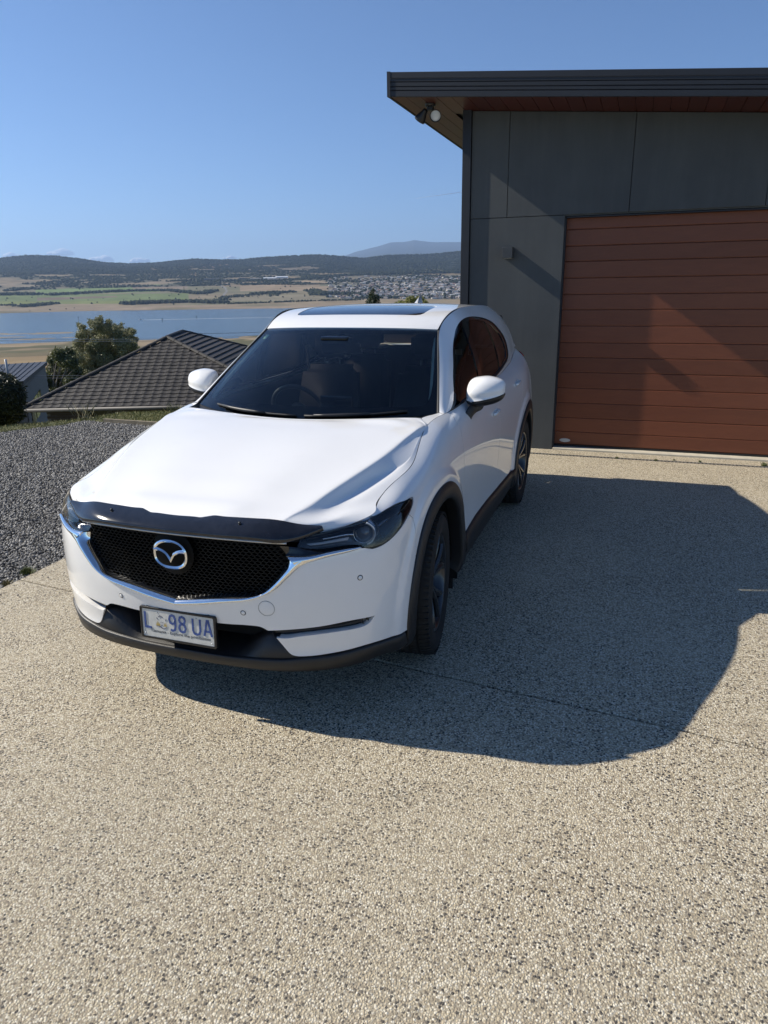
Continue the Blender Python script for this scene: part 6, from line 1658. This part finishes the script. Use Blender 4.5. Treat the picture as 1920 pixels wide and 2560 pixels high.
# open woodland on the slopes, then closed forest
wood_=np.clip((n2+.18+.25*np.clip((RR-3300)/900,0,1))*4,0,1)*((RR>3150)&(RR<4150));setc(wood_,(.055,.06,.04),.85)
setc(((RR>=4050)&(RR<8600)).astype(float)*np.clip((RR-3950-160*n1*2)/120,0,1),(.030,.036,.024))
op=((RR>4050)&(RR<4700)&(BX>380)&(BX<800))*np.clip((n2-.02)*6,0,1);setc(op,(.16,.13,.09),.75)
setc(band(505,575,660,668,660,668)*(n3>-.3),(.33,.22,.16),.9);setc(band(600,740,671,674,678,682),(.25,.19,.15),.6);setc(band(430,500,682,692,680,690)*(n2>0),(.26,.20,.145),.8)
setc((RR>8600).astype(float),(.035,.042,.035))
# road winding up the far bank
rd=[(530,757),(545,748),(557,738),(566,728),(563,720),(552,714),(543,711)]
for (xa,ya),(xb,yb) in zip(rd[:-1],rd[1:]):
    ex,ey=xb-xa,yb-ya;t=np.clip(((BX-xa)*ex+(YP-ya)*ey)/(ex*ex+ey*ey),0,1);dd=np.hypot((BX-xa-t*ex),(YP-ya-t*ey)*1.5);setc(((dd<2.6)&far).astype(float),(.20,.195,.19),.9)
setc(((BX>820)&(YP>688)&(YP<748)&far)*1.0,(.12,.115,.09),.6)
c*= (1+.22*n3[...,None]);c=np.clip(c,.005,.9)
c=c.reshape(-1,3)
nx,ny=BX.shape;I=np.arange(nx*ny).reshape(nx,ny)
F=np.stack([I[:-1,:-1],I[1:,:-1],I[1:,1:],I[:-1,1:]],-1).reshape(-1,4)
def terr_mat():
    n=NT('valley_ground');a=n.n('ShaderNodeAttribute',attribute_name='tint');cc=n.coord();f=n.noise(cc,.02,6,.7)
    col=n.mix(.5,a.outputs['Color'],n.ramp(f,[(.3,(.35,.35,.35)),(.7,(.65,.65,.65))]),'OVERLAY');return n.pbr(col,.95,0,None,Specular_IOR_Level=.1)
valley=fast_mesh('valley_terrain',np.stack([XW,YW,Z],-1).reshape(-1,3),F,terr_mat(),smooth=True,col=c);valley['kind']='structure'
def ground_at(px,r):
    i=np.searchsorted(bx_,px);j=np.searchsorted(rk,r);i=min(max(i,1),nx-1);j=min(max(j,1),ny-1)
    return Vector((float(XW[i,j]),float(YW[i,j]),float(Z[i,j])))
# ---- river
def water():
    n=NT('river_water');c=n.coord();w=n.noise(n.coord(scale=(1,1,1)),.22,5,.6);w2=n.noise(c,.03,4,.6)
    b=n.bump(w,.55,.8);b=n.bump(w2,.3,2.0,b)
    return n.pbr((.030,.055,.075),.16,0,b,IOR=1.333)
WZ=-58.45
aw=np.linspace(-math.pi/2.1,math.pi/2.1,90);rw=np.array([500,700,900,1100,1400,1700,2000,2300])
V=[];
for r in rw:
    for a in aw: V.append((CAM.x+r*(math.cos(a)*Fh.x+math.sin(a)*Rh.x),CAM.y+r*(math.cos(a)*Fh.y+math.sin(a)*Rh.y),WZ))
F=[(j*90+i,j*90+i+1,(j+1)*90+i+1,(j+1)*90+i) for j in range(len(rw)-1) for i in range(89)]
mesh_obj('river',V,F,water())['kind']='structure'
# reeds and mud islands near the left shore
MUD=simple('marsh_mud',(.17,.135,.085),.9,0,.3,.05)
for k,(px,py,w,d) in enumerate([(125,833,120,9),(30,835,70,5),(-60,836,150,9),(20,843,90,4),(110,846,70,3),(70,849,100,4),(-50,848,120,6),(170,844,40,3)]):
    cpt=Vector(sight_z(px,py,WZ));r0=(cpt-CAM).xy.length;rg=np.random.RandomState(80+k);n=26;V=[tuple(cpt+Vector((0,0,.45)))];hw=w*r0/FPX/2
    for q in range(n):
        a=2*math.pi*q/n;kk=.75+.5*rg.rand();p=cpt+Rh*math.cos(a)*hw*kk+Fh*math.sin(a)*d*1.6*kk*2;V.append((p.x,p.y,WZ-.1))
    o=mesh_obj('mud_bank',V,[(0,1+q,1+(q+1)%n) for q in range(n)],MUD);o['kind']='structure'
# boat, wake, markers
WHITE=simple('boat_white',(.75,.75,.75),.4)
bp=Vector(sight_z(352,800,WZ));bt=empty('speedboat',tuple(bp),'tiny white speedboat heading left on the river','boat')
dirb=(-Rh);sd=Vector((-dirb.y,dirb.x,0))
def bpt(a,b,z): p=dirb*a+sd*b;return (p.x,p.y,z)
m=MB();hull=[(-3.2,1.2,0),(-3.2,-1.2,0),(1.5,-1.2,0),(4.0,0,0),(1.5,1.2,0)];V=[bpt(a,b*.75,-.1) for a,b,z in hull]+[bpt(a,b,1.1) for a,b,z in hull];m.add(V,[(0,1,2,3,4)]+[(k,(k+1)%5,5+(k+1)%5,5+k) for k in range(5)]+[(9,8,7,6,5)]);m.build('hull',WHITE,bt,recalc=True)
m=MB();V=[bpt(-.8,-.8,1.1),bpt(-.8,.8,1.1),bpt(.9,.6,1.1),bpt(.9,-.6,1.1),bpt(-.8,-.7,2.0),bpt(-.8,.7,2.0),bpt(.2,.5,2.0),bpt(.2,-.5,2.0)];m.add(V,[(0,1,2,3),(4,5,6,7),(0,1,5,4),(1,2,6,5),(2,3,7,6),(3,0,4,7)]);m.build('cabin',GLOSSB,bt,recalc=True)
def foam_mat():
    n=NT('wake_foam');c=n.coord();f=n.noise(c,.35,5,.7);a=n.n('ShaderNodeAttribute',attribute_name='tint')
    d=n.n('ShaderNodeBsdfDiffuse');d.inputs[0].default_value=(.72,.76,.80,1);t=n.n('ShaderNodeBsdfTransparent');mx=n.n('ShaderNodeMixShader')
    sp=n.t.nodes.new('ShaderNodeSeparateColor');n.l(a.outputs['Color'],sp.inputs[0]);fac=n.math('MULTIPLY',n.ramp(f,[(.30,(.25,)*3),(.62,(1,1,1))]),sp.outputs[0])
    n.l(fac,mx.inputs[0]);n.l(t.outputs[0],mx.inputs[1]);n.l(d.outputs[0],mx.inputs[2]);n.l(mx.outputs[0],n.out.inputs[0]);return n.m
V=[];cw=[];N_=70
wkend=Vector(sight_z(760,792,WZ));wd=(wkend-bp);L=wd.length;wd.normalize();ws=Vector((-wd.y,wd.x,0))
for k in range(N_):
    t=k/(N_-1);w=3.0+9*t**.6;p=bp+wd*L*t
    for s0,al in ((-1,0),(-.45,1),(.45,1),(1,0)):
        q=p+ws*w*s0;V.append((q.x,q.y,WZ+.06));cw.append([al*(1.0 if t<.12 else .75*(1-t)**.5)]*3)
F=[(4*k+j,4*k+j+1,4*k+5+j,4*k+4+j) for k in range(N_-1) for j in range(3)]
o=fast_mesh('boat_wake',np.array(V),np.array(F),foam_mat(),col=np.array(cw));tag(o,'long white wake trailing right behind the speedboat','wake')
for k,(px,py,lb) in enumerate([(196,797,'leftmost thin channel marker post standing in the river'),(406,802,'channel marker post in the river near the boat wake'),(491,796,'rightmost channel marker post on the far side of the wake')]):
    p=Vector(sight_z(px,py,WZ));m=MB();m.tube([(0,0,-1),(0,0,4.0)],.35,8);m.box((-.7,-.7,2.2),(.7,.7,4.4));o=m.build('channel_marker',RUBBER);o.location=p;tag(o,lb,'marker',group='channel markers in the river')
# ---- far trees: low clumps of leaf-coloured facets
def far_leaf():
    n=NT('distant_foliage');a=n.n('ShaderNodeAttribute',attribute_name='tint');return n.pbr(a.outputs['Color'],.95,0,None,Specular_IOR_Level=.05)
FARLEAF=far_leaf()
def far_clumps(name,P,S,c0,c1,seed,flat=1.0,soft=False):
    r=np.random.RandomState(seed);N=len(P)
    ico=np.array([(0,0,1),(.89,0,.35),(.28,.85,.35),(-.72,.53,.35),(-.72,-.53,.35),(.28,-.85,.35),(.6,.6,-.5),(-.6,.6,-.5),(-.6,-.6,-.5),(.6,-.6,-.5)])
    F0=np.array([(0,1,2),(0,2,3),(0,3,4),(0,4,5),(0,5,1),(1,6,2),(2,6,7),(2,7,3),(3,7,8),(3,8,4),(4,8,9),(4,9,5),(5,9,1),(1,9,6)])
    V=ico[None]*(1+.5*(r.rand(N,10,3)-.5));V=V*S[:,None,None]*np.array([1,1,flat]);V[...,2]+=S[:,None]*flat*.45;V=V+P[:,None,:]
    F=(F0[None]+10*np.arange(N)[:,None,None]).reshape(-1,3);t=r.rand(N)[:,None];col=np.repeat(np.array(c0)*(1-t)+np.array(c1)*t,10,0)
    o=fast_mesh(name,V.reshape(-1,3),F,FARLEAF,col=col,smooth=soft);o['kind']='stuff';return o
DK0,DK1=(.016,.021,.012),(.040,.046,.026)
def sample(n,x0,x1,r0,r1,seed,cond=None):
    r=np.random.RandomState(seed);pts=[];fi=np.interp
    ii=np.searchsorted(bx_,x0+r.rand(n)*(x1-x0));jj=np.searchsorted(rk,r0+r.rand(n)*(r1-r0));ii=np.clip(ii,0,nx-1);jj=np.clip(jj,0,ny-1)
    P=np.stack([XW[ii,jj],YW[ii,jj],Z[ii,jj]],1);P[:,:2]+=r.randn(n,2)*6
    if cond is not None:
        k=cond(BX[ii,jj],YP[ii,jj],n2[ii,jj],RR[ii,jj]);P=P[k]
    return P
r9=np.random.RandomState(99)
P=sample(22000,-30,1180,4000,5500,71,lambda b,y,n_,r:(n_<.34)|(r>4700));far_clumps('forest_canopy',P,5+5*r9.rand(len(P)),(.022,.027,.018),(.032,.039,.025),72,.30,True)
P=sample(7000,-30,1180,5480,5760,75);far_clumps('ridge_trees',P,4.5+4.5*r9.rand(len(P)),(.022,.027,.018),(.032,.039,.025),76,.8,True)
P=sample(9000,-30,1180,3150,4150,73,lambda b,y,n_,r:n_+.15*np.clip((r-3300)/800,0,1)>.02);far_clumps('slope_woodland',P,3.5+4*r9.rand(len(P)),DK0,DK1,74,.6,True)
def line_trees(name,pts,n,s,seed,w=12):
    """shelter belts measured as bearing and row; the row is turned into a distance on the slope"""
    r=np.random.RandomState(seed);out=[]
    for _ in range(int(n*1.9)):
        t=r.rand()*(len(pts)-1);i=int(t);f=t-i;px=pts[i][0]*(1-f)+pts[i+1][0]*f;py=pts[i][1]*(1-f)+pts[i+1][1]*f
        ix=min(np.searchsorted(bx_,px),nx-1);col_=YP[ix];jj=np.where((col_<=py)&(rk>2150))[0]
        if len(jj)==0: continue
        j=jj[0];out.append((XW[ix,j]+r.randn()*w,YW[ix,j]+r.randn()*w,Z[ix,j]))
    P=np.array(out);far_clumps(name,P,.62*s*(.6+.9*r.rand(len(P))),DK0,DK1,seed+1,.9,True)
for k,(nm,pts,n,s) in enumerate([
 ('tree_belt',[(120,738),(200,734),(300,729),(420,727),(480,733)],420,7.5),('tree_belt',[(0,738),(40,736),(92,737)],130,8),('tree_belt',[(45,766),(75,765),(125,760)],90,7),
 ('tree_belt',[(315,760),(360,759),(420,757),(490,756),(545,758)],520,9),('tree_belt',[(0,764),(20,764)],12,5),('tree_belt',[(480,733),(500,735),(535,728)],160,8),
 ('tree_belt',[(635,736),(670,733),(725,731)],90,8),('tree_belt',[(675,742),(690,736),(700,730)],40,6),('tree_belt',[(580,740),(640,738)],50,5),
 ('tree_belt',[(775,728),(800,734),(790,738),(840,735)],170,10),('tree_belt',[(870,735),(885,738)],40,9),('tree_belt',[(560,760),(660,757),(800,752),(900,750)],170,4.5),
 ('tree_belt',[(420,704),(520,700),(640,704),(760,698),(830,692)],300,7),('tree_belt',[(700,712),(760,712),(840,709)],90,4),('tree_belt',[(20,728),(60,722)],40,7),
 ('tree_belt',[(780,693),(900,688),(1040,684),(1160,682)],500,10),('tree_belt',[(900,746),(1000,745),(1150,742)],160,7),('tree_belt',[(550,752),(556,744),(610,742)],50,6)]):
    line_trees(nm,pts,n,s,200+3*k)
P=sample(900,600,1170,2150,3500,83,lambda b,y,n_,r:(b>820)&(y>690)&(y<747));far_clumps('town_trees',P,3.5+4*r9.rand(len(P)),DK0,DK1,84)
P=sample(90,0,820,2350,3500,85);far_clumps('paddock_trees',P,1.6+2.4*r9.rand(len(P)),DK0,DK1,86)
# ---- town houses on the far hillside
HM=[]
for k,(wc,rc) in enumerate([((.55,.52,.47),(.14,.14,.15)),((.42,.36,.30),(.30,.27,.24)),((.52,.50,.47),(.36,.36,.36)),((.35,.30,.26),(.20,.13,.10))]):
    me=bpy.data.meshes.new('far_house');w,d,h,rh=7.5,5.0,3.0,2.0
    V=[(-w,-d,-2),(w,-d,-2),(w,d,-2),(-w,d,-2),(-w,-d,h),(w,-d,h),(w,d,h),(-w,d,h),(-w-.6,-d-.6,h),(w+.6,-d-.6,h),(w+.6,d+.6,h),(-w-.6,d+.6,h),(-w*.45,0,h+rh),(w*.45,0,h+rh)]
    F=[(0,1,5,4),(1,2,6,5),(2,3,7,6),(3,0,4,7),(8,9,13,12),(9,10,13),(10,11,12,13),(11,8,12)]
    me.from_pydata(V,[],F);setmat(me,[simple('far_wall_%d'%k if False else 'far_wall',wc,.8),simple('far_roof',rc,.6)]);me.polygons.foreach_set('material_index',np.array([0]*4+[1]*4,np.int32));me.update();HM.append(me)
def town(n,seed):
    r=np.random.RandomState(seed);out=[]
    while len(out)<n:
        px=820+r.rand()*335;py=690+(r.rand()**.85)*57
        if px<880 and py>735 and r.rand()<.7: continue
        if py<700-(px-820)*.03 and r.rand()<.3: continue
        if px<900 and py<715 and r.rand()<.6: continue
        ix=min(np.searchsorted(bx_,px),nx-1);col_=YP[ix];jj=np.where((col_<=py)&(rk>2150))[0]
        if len(jj)==0: continue
        j=jj[0];out.append((XW[ix,j],YW[ix,j],Z[ix,j],r.randint(4),r.rand()*.9-.45+(1.57 if r.rand()<.3 else 0),.7+.5*r.rand(),RR[ix,j]))
    return sorted(out,key=lambda q:q[6])
T_=town(820,41);yawc=math.atan2(Fh.y,Fh.x)-math.pi/2
for x,y,z,k,a,s,_ in T_[:300]:
    o=bpy.data.objects.new('far_house',HM[k]);COL.objects.link(o);o.location=(x,y,z+.5);o.rotation_euler=(0,0,yawc+a);o.scale=(s,s,s)
    tag(o,'tiny suburban house among the many on the far hillside across the river','house',group='houses of the far hillside suburb')
V=[];F=[];MI=[]
for x,y,z,k,a,s,_ in T_[300:]:
    b=len(V);R3=Matrix.Rotation(yawc+a,3,'Z')
    for v in HM[k].vertices: q=R3@(v.co*s);V.append((q.x+x,q.y+y,q.z+z+.5))
    for f in HM[k].polygons: F.append(tuple(b+i for i in f.vertices));MI.append(k*2+f.material_index)
mats=[m_ for h in HM for m_ in h.materials]
o=mesh_obj('far_suburb_houses',V,F,mats,mi=MI);o['kind']='stuff'
# long pale sheds in the middle distance
for k,(px,py,w,lb) in enumerate([(676,695,60,'long white shed on the far hillside, right of the pair'),(704,692,60,'long white shed on the far hillside below the forest, rightmost'),(688,698,70,'low pale shed in front of the long white sheds'),(608,696,40,'grey-roofed farm shed on the far hillside'),(640,697,50,'middle low shed between the farm sheds far across the river'),(530,698,70,'dark long farm building left of the far road top'),(575,699,50,'pale low farm building beside the far road top')]):
    ix=np.searchsorted(bx_,px);col_=YP[ix];j=np.where((col_<=py+3)&(rk>2150))[0][0];p=(XW[ix,j],YW[ix,j],Z[ix,j])
    m=MB();hw=w*.5;m.add([(-hw,-8,-2),(hw,-8,-2),(hw,8,-2),(-hw,8,-2),(-hw,-8,5),(hw,-8,5),(hw,8,5),(-hw,8,5),(-hw,0,8),(hw,0,8)],[(0,1,5,4),(1,2,6,9,5),(2,3,7,6),(3,0,4,8,7),(4,5,9,8),(6,7,8,9)])
    o=m.build('farm_shed',WHITE if k<2 else (PALE if k in(2,4,6) else MR));o.location=p;o.rotation_euler=(0,0,yawc+.1);tag(o,lb,'shed')
# ---- haze
hb=MB();hb.box((-24000,-400,-64),(14000,27500,1640))
n=NT('haze_air');n.t.nodes.remove(n.out);n.out=n.n('ShaderNodeOutputMaterial');pv=n.n('ShaderNodeVolumePrincipled');pv.inputs['Color'].default_value=(.46,.66,1,1);pv.inputs['Density'].default_value=.000056;pv.inputs['Anisotropy'].default_value=.3
n.l(pv.outputs[0],n.out.inputs['Volume'])
o=hb.build('haze',n.m);o['kind']='stuff'

# ---- low cumulus and a vapour trail beyond the hills
n=NT('cloud_white');df=n.n('ShaderNodeBsdfDiffuse');df.inputs[0].default_value=(.97,.97,.97,1);n.l(df.outputs[0],n.out.inputs[0]);CLD=n.m
def cloud(px,py,w,h,r,label):
    rg=np.random.RandomState(int(px));root=Vector(sight(px,py,r));m=MB();k=r/FPX
    for q in range(9):
        x=(rg.rand()-.5)*w*k;hh=h*k*(.35+.5*rg.rand())*(1-abs(x)/(w*k)*1.1);rad=max(hh,.15*h*k)*1.3
        bm=bmesh.new();bmesh.ops.create_icosphere(bm,subdivisions=3,radius=1)
        for v in bm.verts:
            nz=1+.28*float(fbm(np.array([v.co.x*2+q]),np.array([v.co.z*2+v.co.y]),3,int(px))[0]);v.co=Vector((v.co.x*rad*1.7*nz,v.co.y*rad*1.7*nz,max(v.co.z,-.25)*rad*nz))+Vector((Rh.x*x,Rh.y*x,rg.rand()*h*k*.15))
        m.bm(bm,True)
    o=m.build('cloud',CLD);o.location=root;tag(o,label,'cloud',group='small clouds low over the far hills')
for px,py,w,h,lb in [(28,642,26,9,'small white cloud low at the left edge, above the dark hill'),(150,636,46,12,'brightest little cloud just over the top of the dark left hill'),(255,651,46,10,'cloud puff sinking behind the right slope of the left hill'),(345,654,44,9,'flat cloud puff above the dip between the hills'),(574,645,26,5,'faintest small cloud touching the middle ridge')]:
    cloud(px,py,w,h,42000,lb)
A=Vector(sight(1040,496,30000));B=Vector(sight(1185,476,31000))
m=MB();m.tube([tuple(A),tuple(A.lerp(B,.5)),tuple(B)],[4,12,16],6);o=m.build('vapour_trail',CLD);tag(o,'thin faint vapour trail in the sky just left of the garage','vapour trail')
